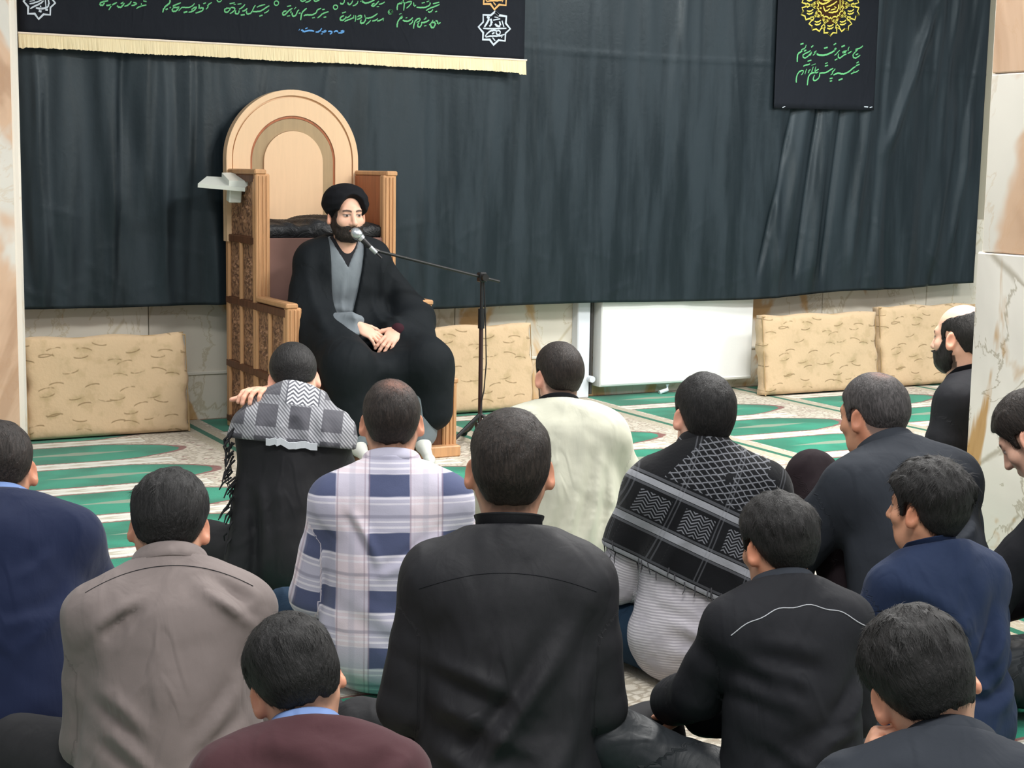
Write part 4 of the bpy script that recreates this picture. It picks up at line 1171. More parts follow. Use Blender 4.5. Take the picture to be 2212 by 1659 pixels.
# ---- pale beige shirt man
P = Person('person', 'man in a loose pale beige shirt over a black collar near the microphone stand', (2.672, 4.72, .696), face(1214, 6), 1.0, .90, (-2, 10, 20), 24, 4, 24, -3, 1.06, seed=61, skin='fair', belly=1.1)
P.arms(((-.09, .08, -.25), (.0, .28, -.33)), ((.09, .06, -.25), (-.02, .26, -.33))).legs()
P.body(hairc='brown', stub=.9, fade=.03, beard=.85)
P.hair('brown', top=.010, side=.007, nape=.003, tuft=.0012)
P.cloth('shirt', P.torso_prims(.030, flare=.03)+P.arm_prims(.024, .016), C_BEIGE, .011,
        [(.13, .36, .06, .02, .008, .02), (.17, .30, .13, .0, .008, .018), (-.02, .30, -.10, .0, .006, .025), (.05, .24, -.02, .0, .005, .02)], cuts=[neck_cut(P)])
P.collar(C_BLACK2, r=.064, hgt=.034, stand=True)
P.cloth('trousers', P.leg_prims(.012), C_TROUS, .015)

# ---- man wrapped in a black keffiyeh
P = Person('person', 'man with a black and grey patterned scarf draped over his back', (2.514, 3.611, .725), face(1518, 12), 1.0, .90, (-2, 8, 16), 18, 2, 14, 0, 1.0, seed=71, skin='fair')
P.arms(((-.08, .05, -.26), (.0, .26, -.35)), ((.085, .05, -.25), (-.02, .26, -.34))).legs((-.34, .20, .12), (.33, .25, .12))
P.body(hairc='black', stub=.5, fade=.02)
P.hair('black', top=.016, side=.010, nape=.010, tuft=.002)
P.cloth('shirt', P.torso_prims(.016, flare=.03)+P.arm_prims(.012, .010), C_STRIPE, .010, rnd_folds(35, 6, .003)+[(-.12, .08, .02, .0, .010, .02), (.10, .05, -.02, -.06, .010, .022), (-.10, .0, .06, -.05, .010, .02)], cuts=[neck_cut(P)])
P.cloth('trousers', P.leg_prims(.012), C_JEANS, .014)
def scarf_edge(P, c, slope, hi=None):
    """plane across the back below which the scarf ends; c height, slope falls to the right"""
    a = float(np.mean(P.ang)); Ra = rotx(-a)
    def f(p):
        q = (p-P.P[0])@Ra
        return (c-slope*q[:, 0]+.02*np.maximum(0, q[:, 1])*6)-q[:, 2]
    return f
def kco_post(P, c, slope):
    a = float(np.mean(P.ang)); Ra = rotx(-a); n = math.sqrt(1+slope*slope)
    def f(V):
        q = (V-P.P[0])@Ra; t = (q[:, 2]-(c-slope*q[:, 0]))/n; u_ = (q[:, 0]-slope*q[:, 2])/n
        # wrap round the sides
        return {'kco': np.stack([u_+np.sign(q[:, 0])*np.maximum(0, q[:, 1]+.02), q[:, 1], t], 1).astype(f32)}
    return f
def fringe(P, obj, n, c, slope, mat, ln=.025, seed=1, tol=.012, name='fringe'):
    """short tassels hanging from the lower edge of a scarf"""
    V = np.array([v.co[:] for v in obj.data.vertices]); a = float(np.mean(P.ang)); Ra = rotx(-a)
    q = (V-P.P[0])@Ra; d = q[:, 2]-(c-slope*q[:, 0])
    m = np.nonzero((d < np.min(d)+.030) & (q[:, 1] < .06))[0]
    r = random.Random(seed); b = MB()
    for i in r.sample(list(m), min(n, len(m))):
        p = Vector(V[i]); e = p+Vector((r.uniform(-.008, .008), -.006+r.uniform(-.006, .004), -ln*r.uniform(.6, 1.2)))
        b.tube([p+Vector((0, 0, .004)), p.lerp(e, .5)+Vector((r.uniform(-.004, .004), -.002, 0)), e], [.0022, .0018, .001], 5)
    return tag(b.build(name, mat, P.root), kind='stuff')
sc_c, sc_s = .135, .46
sf = P.cloth('scarf', P.torso_prims(.034, flare=.034)+P.arm_prims(.032, .012, .35), K_BLACK, .0085, [(-.16, .20, -.02, .38, .004, .02), (.17, .2, .06, .4, .005, .02), (.12, .10, .02, .30, .004, .02)], wr=.003, cuts=[scarf_edge(P, sc_c, sc_s)], post=kco_post(P, sc_c, sc_s))
fringe(P, sf, 130, sc_c, sc_s, cloth_mat('scarf_fringe', (70, 70, 74)), .024, 4)
P.cloth('scarf_neck', [rc(P.P[3]+np.array([-.03, .0, .02]), P.P[3]+np.array([.03, .0, .02]), .062, .062, .03), rc(P.P[3]+np.array([0, .02, .045]), P.P[3]+np.array([0, .01, .03]), .066, .07, .03)], K_BLACK, .008, wr=.003, post=lambda V: {'kco': (np.stack([V[:, 0], V[:, 1], V[:, 2]-P.P[3][2]+.34], 1)).astype(f32)})

# ---- boy in black with white piping
P = Person('person', 'boy in a black shirt with thin white piping across the shoulders', (2.043, 2.644, .614), face(1678, 20), .84, .97, (0, 10, 22), 30, 14, 20, -4, 1.0, seed=81, nl=0.84, skin='tan')
P.arms(((-.055, .07, -.19), (-.075, .25, -.28)), ((.04, .04, -.25), (-.32, .25, -.31))).legs((-.44, .14, .25), (.32, .26, .12), (-.02, .26, .06), (-.05, .3, .06))
P.body(hairc='black', stub=.4, fade=.02, handcfg={0: dict(d=(.6, .5, -.2))})
P.hair('black', top=.022, side=.013, nape=.008, tuft=.005)
sh_ = P.cloth('shirt', P.torso_prims(.016, flare=.02)+P.arm_prims(.014, .012, .9), C_BLACK2, .009, rnd_folds(45, 10, .006), cuts=[neck_cut(P)])
P.collar(C_CHAR, r=.068, hgt=.026, fold=.04)
P.cloth('trousers', P.leg_prims(.016), C_TROUS_B, .012, wr=.006)
P.seam(sh_, [(x/100, .425-2.4*(x/100)**2+.0025*math.sin(x*.9)) for x in range(-15, 16)], .0012, C_PIPING, 'white_piping', .0008)

# ---- charcoal jacket man
P = Person('person', 'greying man in a charcoal jacket leaning forward, thin spot on his crown', (2.973, 3.435, .723), face(1884, 36), 1.03, .90, (4, 20, 34), 38, 12, 18, 0, 1.10, seed=91, skin='tan', belly=1.1)
P.arms(((-.10, .14, -.22), (-.02, .30, -.42)), ((.10, .06, -.25), (.0, .28, -.38))).legs((-.06, .45, .50), (.36, .25, .12), (-.08, .52, .08), (-.05, .3, .06))
P.body(hairc='grey', stub=.85, fade=.03, fat=.004, neckr=.060)
P.hair('grey', top=.011, side=.009, nape=.004, tuft=.002, thin=[((-.004, -.055, .118), (.026, .026, .026), .005)])
P.cloth('jacket', P.torso_prims(.026, flare=.02)+P.arm_prims(.020, .014), C_CHAR, .010, rnd_folds(55, 8, .006), cuts=[neck_cut(P)])
P.collar(C_CHAR, r=.074, hgt=.036, fold=.045)
P.cloth('trousers', P.leg_prims(.014), C_TROUS_M, .015)

# ---- boy in navy shirt
P = Person('person', 'boy in a navy blue shirt with thick dark hair, looking left', (2.614, 2.814, .608), face(2000, 40), .84, 1.0, (-2, 6, 14), 16, 2, 22, 0, 1.06, seed=101, nl=0.86, skin='tan')
P.arms(((-.08, .07, -.24), (.0, .25, -.33)), ((.08, .05, -.25), (-.02, .25, -.33))).legs()
P.body(hairc='black', stub=.3, fade=.015)
P.hair('black', top=.033, side=.015, nape=.009, tuft=.007, front=-.004)
P.cloth('shirt', P.torso_prims(.024, flare=.03)+P.arm_prims(.018, .014), C_NAVY2, .009, rnd_folds(65, 12, .007), cuts=[neck_cut(P)])
P.collar(C_NAVY2, r=.070, hgt=.028, stand=True)
P.cloth('trousers', P.leg_prims(.014), C_TROUS_B, .014)

# ---- person leaning on a fist, bottom right
P = Person('person', 'person in a dark grey jacket resting the cheek on a fist, bottom right corner', (1.761, 1.880, .573), face(1985, 4), .92, 1.0, (6, 22, 38), 36, 32, 8, -20, 1.08, side=-21, seed=111, nl=0.86, skin='mid')
P.arms(((-.10, .10, -.24), (.0, .2, 0)), ((.10, .06, -.24), (-.02, .26, -.30))).legs()
fist = P.hc+P.Rh@np.array([-.075, .03, -.085])*P.S*P.hs
P.arm[0][1] = fist+np.array([-.050, .015, -.062]); P.arm[0][0] = P.arm[0][1]+np.array([-.06, .06, -.20])
P.body(hairc='black', stub=.3, fade=.02, handcfg={0: dict(d=(.12, -.10, .9), n=(.9, -.1, 0), curl=(1.1, 1.15, 1.2, 1.25), h=.004)}, h=.0034)
P.hair('black', top=.024, side=.011, nape=.008, tuft=.005, h=.0034, strands=4200)
P.cloth('jacket', P.torso_prims(.024, flare=.02)+P.arm_prims(.018, .012, .8), C_CHAR, .009, rnd_folds(75, 8, .006), cuts=[neck_cut(P)])
P.collar(C_CHAR, r=.072, hgt=.036, fold=.04)
P.cloth('trousers', P.leg_prims(.014), C_TROUS, .015)

# ---- bald bearded man behind the pillar
P = Person('person', 'bald bearded man in black sitting beside the right pillar, facing left', (4.36, 4.550, .784), face(2062, 66), 1.04, .99, (-4, 2, 8), 14, 6, -4, 0, 1.04, seed=121, skin='fair')
P.arms(DEF_L, DEF_R).legs()
P.body(hairc='black', stub=.5, fade=.02, beard=.9, fat=.003, front=.0, nohair=True)
P.hair('black', top=.006, side=.007, nape=.004, tuft=.0015, bald=[((0, .028, .105), (.075, .115, .072), .004), ((0, .10, .05), (.10, .075, .10), .003)])
P.cloth('shirt', P.torso_prims(.018, flare=.02)+P.arm_prims(.016, .012), C_BLACK2, .010, rnd_folds(85, 8, .006), cuts=[neck_cut(P)])
P.collar(C_BLACK2, r=.066, hgt=.030, stand=True)
P.cloth('trousers', P.leg_prims(.014), C_TROUS, .015)
def beard_fn(th=.010, seed=2):
    def fn(p):
        ax = np.abs(p[:, 0])
        zb = np.interp(p[:, 1], [-.02, .008, .03, .05, .07, .085, .12], [-.03, .012, .004, -.034, -.047, -.046, -.046])
        m = np.minimum(zb-p[:, 2], p[:, 1]+.006-.25*np.maximum(0, -.05-p[:, 2]))
        mouth = np.sqrt((p[:, 0]/.021)**2+((p[:, 2]+.0665)/.0085)**2+((p[:, 1]-.095)/.03)**2)-1
        m = np.minimum(m, mouth*.012)
        m = m+.003*wav(p, 200, seed)
        t = th*(.55+.45*sstep(-.03, -.08, p[:, 2]))+.0015*wav(p, 160, seed+4)
        return smax(head_sdf(p, False)-t, -m*.8, .006)
    return fn
P.shell('beard', beard_fn(.014), HAIR_MATS['black'])

# ---- man in black at the far right edge
P = Person('person', 'man in black bowing his head at the far right edge', (3.215, 3.060, .705), face(2200, 66), 1.0, .93, (4, 18, 34), 50, 40, 6, 0, 1.04, seed=131, skin='fair')
P.arms(((-.08, .16, -.24), (-.02, .28, -.44)), ((.09, .08, -.25), (.0, .30, -.36))).legs((-.32, .30, .12), (.33, .25, .12))
P.body(hairc='brown', stub=.8, fade=.03)
P.hair('brown', top=.020, side=.009, nape=.004, tuft=.003)
P.cloth('shirt', P.torso_prims(.018, flare=.02)+P.arm_prims(.014, .012), C_BLACK2, .010, rnd_folds(95, 8, .006), cuts=[neck_cut(P)])
P.collar(C_BLACK2, r=.068, hgt=.030, stand=True)
P.cloth('trousers', P.leg_prims(.014), C_TROUS_B, .015)
STROKES = {
    'green_2_0': '2293,2242 2294,2226 2281,2215 2261,2199 2254,2174 96;2270,2189 2281,2195 107;2296,2204 2291,2198 80;2350,2229 2321,2216 2304,2209 2321,2200 2341,2209 75;2341,2209 2333,2192 2315,2180 2300,2188 2310,2199 80;2338,2186 2350,2202 2361,2208 2382,2205 2405,2212 2419,2224 2422,2231 64;2364,2180 2384,2186 107;2390,2183 2410,2187 2431,2204 2434,2215 2410,2203 2407,2194 75;2427,2181 2454,2190 2471,2201 2466,2214 2445,2202 2448,2219 2445,2227 75;2469,2231 2483,2237 81;2483,2204 2498,2219 2489,2224 2515,2241 76',
    'green_2_1': '2612,2217 2588,2216 2581,2202 2591,2192 2606,2200 2618,2221 76;2618,2221 2633,2222 2642,2216 2633,2202 2612,2189 71;2611,2240 2639,2247 81;2633,2237 2645,2239 54;2654,2240 2675,2244 65;2662,2209 2662,2195 2650,2188 2639,2194 2645,2208 76;2662,2215 2680,2224 2695,2242 76;2680,2206 2698,2211 2707,2223 82;2671,2185 2693,2189 93;2704,2209 2701,2195 2716,2191 2734,2205 2740,2225 2752,2241 76;2734,2207 2767,2208 2791,2217 2809,2232 2829,2243 77;2800,2203 2818,2210 2827,2222 66;2760,2231 2782,2242 2806,2248 66;2773,2185 2791,2192 93',
    'green_ring21177': '2567,2259 2566,2254 2563,2249 2558,2247 2552,2246 2547,2248 2544,2252 2543,2257 2544,2262 2547,2267 2552,2269 2558,2270 2563,2268 2566,2264 2567,2259 60',
    'green_ring3100': '2881,2260 2880,2255 2876,2250 2871,2248 2866,2247 2860,2249 2857,2253 2856,2258 2857,2263 2861,2268 2866,2270 2871,2271 2876,2269 2880,2265 2881,2260 61',
    'green_ring31183': '3217,2259 3216,2254 3212,2250 3207,2247 3201,2247 3196,2249 3193,2253 3192,2258 3193,2263 3196,2267 3201,2269 3207,2270 3212,2268 3216,2264 3217,2259 62',
    'green_ring32190': '3540,2252 3539,2247 3536,2243 3531,2241 3525,2240 3520,2242 3517,2246 3515,2251 3517,2256 3520,2260 3525,2262 3530,2263 3535,2261 3539,2257 3540,2252 63',
    'green_3_0': '2924,2222 2905,2217 2902,2202 2911,2197 2927,2211 2936,2223 2958,2238 83;2928,2245 2951,2251 77;2951,2224 2948,2212 83;2927,2194 2945,2198 72;2957,2215 2957,2198 2968,2195 2981,2205 2985,2223 2996,2232 83;2968,2233 2979,2245 61;2994,2212 3004,2217 83;3039,2243 3025,2231 3010,2216 3008,2198 3004,2178 89;3022,2201 3038,2210 3059,2207 3084,2214 3100,2230 3094,2235 3122,2248 78;3070,2193 3086,2197 72;3101,2195 3119,2208 3128,2220 3164,2232 78;3128,2240 3142,2244 78;3136,2200 3151,2204 78',
    'green_3_1': '3254,2216 3235,2209 3230,2195 3238,2189 3257,2195 3267,2213 84;3243,2229 3265,2237 79;3257,2184 3270,2193 3298,2201 3311,2213 73;3295,2224 3279,2208 3267,2205 68;3311,2222 3311,2204 62;3321,2222 3324,2208 3318,2187 62;3330,2200 3350,2207 3362,2219 3346,2224 3333,2214 79;3356,2201 3348,2186 3359,2178 3378,2191 3382,2211 91;3375,2228 3378,2214 62;3382,2211 3404,2211 3430,2223 3451,2239 79;3411,2201 3401,2189 3383,2176 74;3420,2197 3440,2201 3453,2212 74;3449,2198 3469,2203 3488,2217 74;3488,2217 3485,2200 51',
    'green_3_2': '3004,2287 3007,2277 3022,2278 3035,2286 72;3032,2273 3050,2278 3063,2288 72;3080,2289 3086,2280 3103,2286 3112,2291 72',
    'green_3_3': '3257,2300 3254,2282 3238,2275 3232,2284 79;3276,2289 3279,2275 3295,2279 3305,2300 79;3305,2271 3330,2281 3336,2299 73;3349,2297 3365,2304 68;3356,2303 3368,2292 3388,2290 3413,2301 3433,2311 85;3433,2293 3413,2283 3423,2274 3436,2282 3459,2306 85;3459,2289 3478,2293 3494,2304 68;3446,2275 3460,2277 63',
    'green_ring458': '3541,2253 3540,2249 3537,2245 3533,2243 3528,2242 3523,2244 3520,2247 3519,2252 3520,2256 3523,2260 3528,2262 3533,2262 3537,2261 3540,2257 3541,2253 66',
    'green_4_2': '3606,2322 3599,2301 3576,2303 3568,2285 3569,2265 86;3591,2307 3614,2315 3610,2288 3608,2264 73;3618,2305 3644,2317 3659,2315 3644,2293 3625,2278 73;3667,2312 3671,2288 3682,2299 66;3686,2287 3721,2286 3752,2293 3771,2308 3767,2318 80;3717,2311 3736,2316 80;3747,2320 3763,2326 67;3786,2312 3805,2317 3825,2323 73;3744,2272 3767,2287 3794,2296 3827,2311 80;3756,2267 3771,2263 3786,2281 80;3800,2268 3812,2273 74',
    'green_4_0': '3601,2236 3580,2215 3569,2193 3569,2171 93;3580,2242 3595,2248 53;3588,2218 3601,2223 3599,2236 66;3603,2212 3622,2205 3645,2211 3664,2230 86;3620,2224 3630,2228 66;3641,2191 3660,2199 3664,2216 80;3706,2229 3683,2220 3672,2199 3668,2170 86;3706,2229 3710,2215 3687,2204 73;3718,2202 3714,2184 3699,2177 3691,2190 3702,2204 87;3714,2205 3741,2207 3764,2222 87;3731,2223 3748,2231 3741,2236 67;3733,2187 3747,2191 67;3764,2194 3783,2212 3787,2223 80;3783,2209 3803,2213 3799,2189 3784,2178 3772,2188 3776,2198 94;3803,2220 3818,2218 3814,2200 3834,2212 80',
    'green_1_1': '1975,2216 1943,2208 1930,2198 1939,2188 1955,2197 1952,2209 85;1965,2194 1971,2191 1994,2199 1987,2186 1977,2170 79;1987,2192 2006,2203 2019,2210 79;2019,2194 2031,2184 2048,2193 2058,2215 2038,2205 85;2057,2193 2080,2201 2093,2221 79;2093,2199 2112,2203 2122,2213 2103,2215 79;2118,2185 2135,2198 2170,2207 73;2154,2226 2171,2224 73;2144,2214 2144,2199 61',
    'blue': '2994,2123 3000,2132 50;3007,2124 3017,2127 3019,2116 3041,2124 3062,2127 3081,2124 83;3031,2134 3044,2140 72;3090,2120 3112,2122 3125,2142 84;3125,2123 3147,2123 3151,2132 3137,2128 78;3120,2111 3131,2113 56;3162,2127 3178,2130 3188,2122 3172,2113 79;3195,2125 3210,2135 3219,2127 84;3221,2122 3251,2125 3254,2137 3235,2132 84',
    'whiteR': '4177,2292 4202,2273 4250,2270 4247,2231 4276,2201 4246,2175 4244,2132 4202,2134 4170,2106 4145,2134 4101,2132 4103,2171 4072,2201 4102,2230 4101,2270 4149,2270 4177,2292 4202,2273 123;4102,2195 4142,2194 4191,2198 4251,2203 82;4110,2203 4126,2225 4142,2254 4125,2260 150;4142,2208 4158,2223 4150,2251 150;4166,2244 4210,2254 89;4174,2262 4198,2260 61;4178,2224 4191,2211 4215,2212 4206,2240 116;4222,2244 4235,2210 89;4115,2150 4135,2176 4163,2188 4191,2186 95;4159,2167 4175,2175 123;4119,2147 4159,2156 4200,2155 4240,2168 88;4163,2146 4180,2129 82;4220,2149 4228,2163 75;4213,2177 4210,2170 4204,2165 4195,2164 4188,2168 4185,2175 4188,2182 4195,2187 4203,2188 4210,2184 4213,2177 75',
    'orangeR': '4179,2490 4203,2471 4252,2469 4248,2430 4277,2400 4247,2374 4246,2332 4203,2333 4172,2304 4147,2333 4103,2330 4105,2368 4074,2398 4104,2428 4103,2467 4151,2467 4179,2490 4203,2471 122;4104,2393 4144,2392 4192,2397 4253,2402 81;4112,2400 4128,2422 4143,2451 4127,2457 149;4144,2406 4160,2421 4151,2448 149;4167,2442 4212,2452 88;4175,2460 4199,2458 61;4180,2422 4192,2409 4216,2410 4208,2438 116;4224,2442 4237,2408 89;4117,2348 4136,2374 4164,2386 4193,2384 95;4161,2365 4177,2373 122;4121,2345 4161,2354 4201,2353 4241,2367 88;4165,2344 4181,2328 82;4221,2348 4229,2362 75;4214,2375 4212,2368 4205,2363 4197,2363 4190,2367 4187,2374 4190,2381 4196,2386 4205,2386 4212,2382 4214,2375 75',
    'whiteL': '1639,2268 1657,2251 1694,2248 1690,2215 1711,2188 1687,2165 1685,2129 1653,2130 1628,2105 1610,2130 1577,2128 1579,2162 1557,2188 1580,2214 1581,2249 1618,2248 1639,2268 1657,2251 107;1586,2177 1611,2182 1645,2199 77;1589,2153 1607,2166 1638,2180 1654,2196 89;1616,2158 1638,2156 1668,2161 1681,2177 1678,2201 95;1630,2146 1643,2142 131;1662,2154 1674,2152 131;1587,2189 1611,2194 59;1638,2171 1641,2159 89;1663,2200 1665,2167 77',
    'green2': '6375,2178 6361,2169 6342,2160 6338,2140 6339,2107 108;6405,2217 6397,2193 6374,2189 6366,2178 76;6359,2218 6383,2225 121;6389,2176 6407,2185 114;6442,2184 6425,2172 6386,2159 6380,2145 6391,2133 6412,2138 6433,2156 6453,2176 81;6453,2176 6447,2159 6433,2150 60;6445,2204 6462,2216 108;6489,2184 6471,2174 6475,2166 6489,2175 6462,2154 71;6493,2167 6501,2159 6526,2157 6562,2160 6594,2172 6623,2184 6644,2200 109;6549,2203 6578,2210 122;6644,2200 6650,2211 6632,2202 6640,2191 77;6626,2228 6645,2239 109;6677,2196 6659,2183 6656,2175 6635,2162 71;6640,2132 6661,2142 98;6733,2176 6708,2166 6690,2151 6676,2146 6664,2155 6670,2175 88;6735,2196 6699,2188 6703,2181 6728,2187 88;6690,2219 6717,2229 131;6754,2222 6744,2207 6746,2196 71;6743,2179 6765,2188 6786,2204 6772,2194 82;6866,2235 6848,2219 6823,2213 6797,2204 6823,2203 83;6816,2199 6791,2181 6785,2164 6800,2150 6826,2159 6847,2174 83;6810,2174 6830,2182 99;6392,2056 6367,2054 6348,2037 6340,2020 6336,1995 6339,1978 92;6392,2056 6389,2039 6374,2027 70;6416,2067 6404,2034 70;6389,2082 6408,2093 6422,2091 6441,2100 81;6421,2115 6451,2124 98;6447,2064 6431,2056 6438,2051 6428,2041 76;6482,2046 6457,2045 6436,2027 6430,2007 6427,1965 103;6469,2083 6461,2062 6457,2045 71;6490,2085 6483,2063 6482,2046 60;6454,2091 6486,2102 49;6513,2070 6488,2057 6482,2049 6496,2044 6510,2053 82;6482,2032 6473,2014 6472,2000 6484,1994 6506,2004 6523,2022 6522,2042 87;6520,2043 6539,2048 6557,2048 6582,2053 6603,2068 6630,2080 93;6563,2106 6583,2114 82;6562,2090 6587,2098 98;6647,2078 6636,2064 6619,2054 6633,2052 6612,2037 77;6605,2014 6628,2018 109;6607,1997 6625,2001 93;6634,2038 6659,2048 6677,2054 6707,2044 6736,2054 6765,2066 6789,2087 6814,2100 99;6678,2006 6710,2018 121;6777,2050 6802,2062 6820,2063 6842,2078 77;6802,2062 6801,2073 55;6819,2121 6837,2131 99;6816,2105 6845,2115 110',
    'pins': '6237,1818 6258,1826 54;6900,1845 6932,1844 83;6947,1841 6968,1846 56',
    'yellow': '6596,2285 6575,2302 6544,2299 6544,2323 6521,2338 6543,2355 6540,2379 6570,2379 6590,2398 6612,2381 6643,2384 6642,2360 6666,2346 6644,2328 6647,2304 6616,2304 6596,2285 6575,2302 97;6568,2347 6593,2342 6617,2358 91;6569,2330 6594,2324 6618,2341 91;6547,2367 6532,2375 6530,2390 6542,2402 6560,2404 6575,2395 6578,2381 6566,2369 6547,2367 80;6451,2314 6446,2337 6420,2349 6438,2368 6431,2391 6461,2395 6476,2416 6501,2403 6531,2409 6535,2386 6562,2374 6543,2355 6551,2332 6521,2328 6505,2307 6480,2320 6451,2314 6446,2337 96;6466,2367 6491,2362 6515,2378 91;6467,2350 6492,2344 6515,2361 91;6473,2403 6468,2417 6477,2430 6495,2435 6512,2428 6517,2414 6508,2401 6490,2396 6473,2403 80;6358,2403 6372,2425 6360,2446 6389,2454 6400,2476 6427,2466 6455,2476 6464,2454 6493,2446 6478,2424 6490,2403 6461,2395 6450,2373 6423,2383 6395,2373 6386,2395 6358,2403 6372,2425 95;6400,2430 6425,2424 6449,2441 90;6401,2413 6426,2407 6450,2424 90;6443,2467 6449,2481 6466,2487 6484,2483 6492,2470 6485,2456 6468,2449 6451,2454 6443,2467 80;6352,2519 6379,2531 6386,2554 6415,2547 6440,2561 6454,2540 6483,2536 6474,2513 6490,2493 6463,2482 6456,2459 6427,2465 6402,2452 6388,2473 6359,2477 6368,2500 6352,2519 6379,2531 95;6396,2512 6421,2506 6445,2523 90;6397,2495 6422,2489 6445,2506 90;6466,2533 6482,2542 6501,2540 6511,2528 6507,2514 6492,2505 6473,2507 6463,2519 6466,2533 80;6435,2619 6465,2616 6488,2632 6505,2614 6536,2613 6531,2590 6551,2572 6526,2558 6524,2534 6494,2537 6471,2521 6453,2539 6423,2540 6428,2564 6408,2581 6433,2595 6435,2619 6465,2616 95;6454,2582 6479,2577 6503,2593 90;6455,2565 6480,2559 6504,2576 90;6536,2578 6555,2578 6568,2568 6567,2553 6553,2543 6534,2543 6521,2553 6522,2568 6536,2578 80;6576,2664 6597,2648 6628,2652 6628,2628 6651,2613 6629,2596 6632,2572 6601,2572 6582,2553 6560,2569 6530,2566 6530,2589 6506,2604 6528,2621 6525,2645 6556,2645 6576,2664 6597,2648 96;6554,2614 6579,2609 6603,2625 91;6555,2597 6580,2591 6604,2608 91;6625,2584 6640,2576 6642,2561 6630,2549 6611,2547 6596,2555 6594,2570 6606,2582 6625,2584 80;6722,2638 6727,2615 6754,2604 6735,2584 6743,2561 6712,2556 6696,2535 6671,2549 6641,2542 6637,2565 6610,2576 6629,2596 6621,2619 6651,2624 6667,2645 6692,2631 6722,2638 6727,2615 97;6656,2595 6682,2590 6706,2607 91;6657,2578 6683,2573 6707,2589 91;6700,2548 6705,2534 6695,2521 6677,2517 6660,2523 6655,2537 6664,2550 6683,2555 6700,2548 81;6818,2549 6804,2527 6816,2505 6786,2497 6775,2475 6747,2485 6718,2475 6709,2497 6680,2505 6694,2527 6682,2548 6712,2557 6723,2579 6751,2569 6779,2580 6789,2557 6818,2549 6804,2527 97;6723,2532 6749,2527 6773,2544 91;6724,2515 6750,2510 6774,2526 91;6731,2484 6725,2470 6707,2463 6689,2468 6681,2481 6688,2495 6705,2502 6723,2497 6731,2484 81;6825,2430 6797,2419 6790,2395 6760,2402 6734,2389 6720,2410 6690,2414 6699,2437 6683,2457 6711,2469 6717,2492 6747,2485 6773,2499 6787,2478 6818,2474 6808,2450 6825,2430 6797,2419 97;6728,2449 6754,2444 6778,2461 92;6729,2432 6755,2426 6779,2443 92;6707,2417 6691,2408 6672,2410 6661,2422 6665,2437 6681,2446 6700,2443 6711,2431 6707,2417 81;6740,2329 6709,2333 6686,2316 6667,2336 6636,2336 6642,2360 6621,2378 6646,2392 6648,2416 6679,2413 6702,2429 6720,2410 6752,2410 6746,2386 6767,2368 6742,2354 6740,2329 6709,2333 97;6668,2378 6694,2373 6718,2390 91;6669,2361 6695,2356 6719,2372 91;6636,2372 6617,2372 6604,2382 6605,2397 6619,2407 6638,2407 6651,2397 6650,2382 6636,2372 81;6486,2496 6508,2478 6540,2480 6581,2502 106;6555,2462 6597,2475 6638,2503 96;6530,2466 6538,2444 6553,2432 6583,2455 91;6574,2430 6620,2431 6655,2449 6650,2484 102;6618,2469 6640,2459 6591,2445 80;6661,2529 6666,2449 91;6688,2531 6685,2497 6676,2464 81;6502,2453 6516,2451 117;6494,2535 6537,2521 6579,2540 6622,2527 96;6517,2509 6553,2498 6616,2518 91',
}

# ------------------------------------------------------------------ mourning banners with lettering
BAN_V = 8.19
def ribbon(b, pts, w, v, th=.0022):
    """a flat stitched stroke with a broad-nib feel, standing proud of the cloth"""
    P2 = [np.array(p, float) for p in pts]
    closed = len(pts) > 6 and pts[0] == pts[-2]
    if len(P2) > 2 and not closed:                                  # smooth the hand-drawn line
        Q = [P2[0]]
        for a, c, d in zip(P2[:-2], P2[1:-1], P2[2:]):
            Q += [c*.75+a*.25, c*.5+(a+d)*.25*1.0, c*.75+d*.25]
        Q.append(P2[-1]); P2 = Q
    base = len(b.v); n = len(P2)
    for i, p in enumerate(P2):
        t = P2[min(i+1, n-1)]-P2[max(i-1, 0)]; t = t/(np.linalg.norm(t)+1e-9); nn = np.array([-t[1], t[0]])
        nib = .72+.38*abs(nn@np.array([.5, .87]))
        k = w*.5*nib*(.75 if i in (0, n-1) else 1.0)
        for sg in (-1, 1):
            q = p+nn*k*sg
            b.v += [(q[0], v-th, q[1]), (q[0], v, q[1])]
    for i in range(n-1):
        o = base+4*i
        b.f += [(o, o+2, o+6, o+4), (o, o+4, o+5, o+1), (o+2, o+3, o+7, o+6)]
    b.f += [(base, base+1, base+3, base+2), (base+4*n-4, base+4*n-2, base+4*n-1, base+4*n-3)]
def strokes(key):
    out = []
    for it in STROKES[key].split(';'):
        tk = it.split(' '); out.append(([tuple(int(c)/1000 for c in t.split(',')) for t in tk[:-1]], int(tk[-1])/10000))
    return out
def lettering(name, keys, mat, parent, v=BAN_V):
    b = MB()
    for pts, w in strokes(keys): ribbon(b, pts, w, v)
    o = b.build(name, mat, None); o.parent = parent; o.location = -Vector(parent.location); return o
def thread(name, c): return plain(name, c, .55, .3)
G_TH, W_TH, O_TH, Y_TH, B_TH = thread('green_thread', (104, 190, 128)), thread('white_thread', (206, 218, 230)), thread('orange_thread', (226, 178, 112)), thread('gold_thread', (226, 212, 96)), thread('blue_thread', (96, 160, 222))
BAN = cloth_mat('black_banner_cloth', (24, 28, 36), .8, .2)
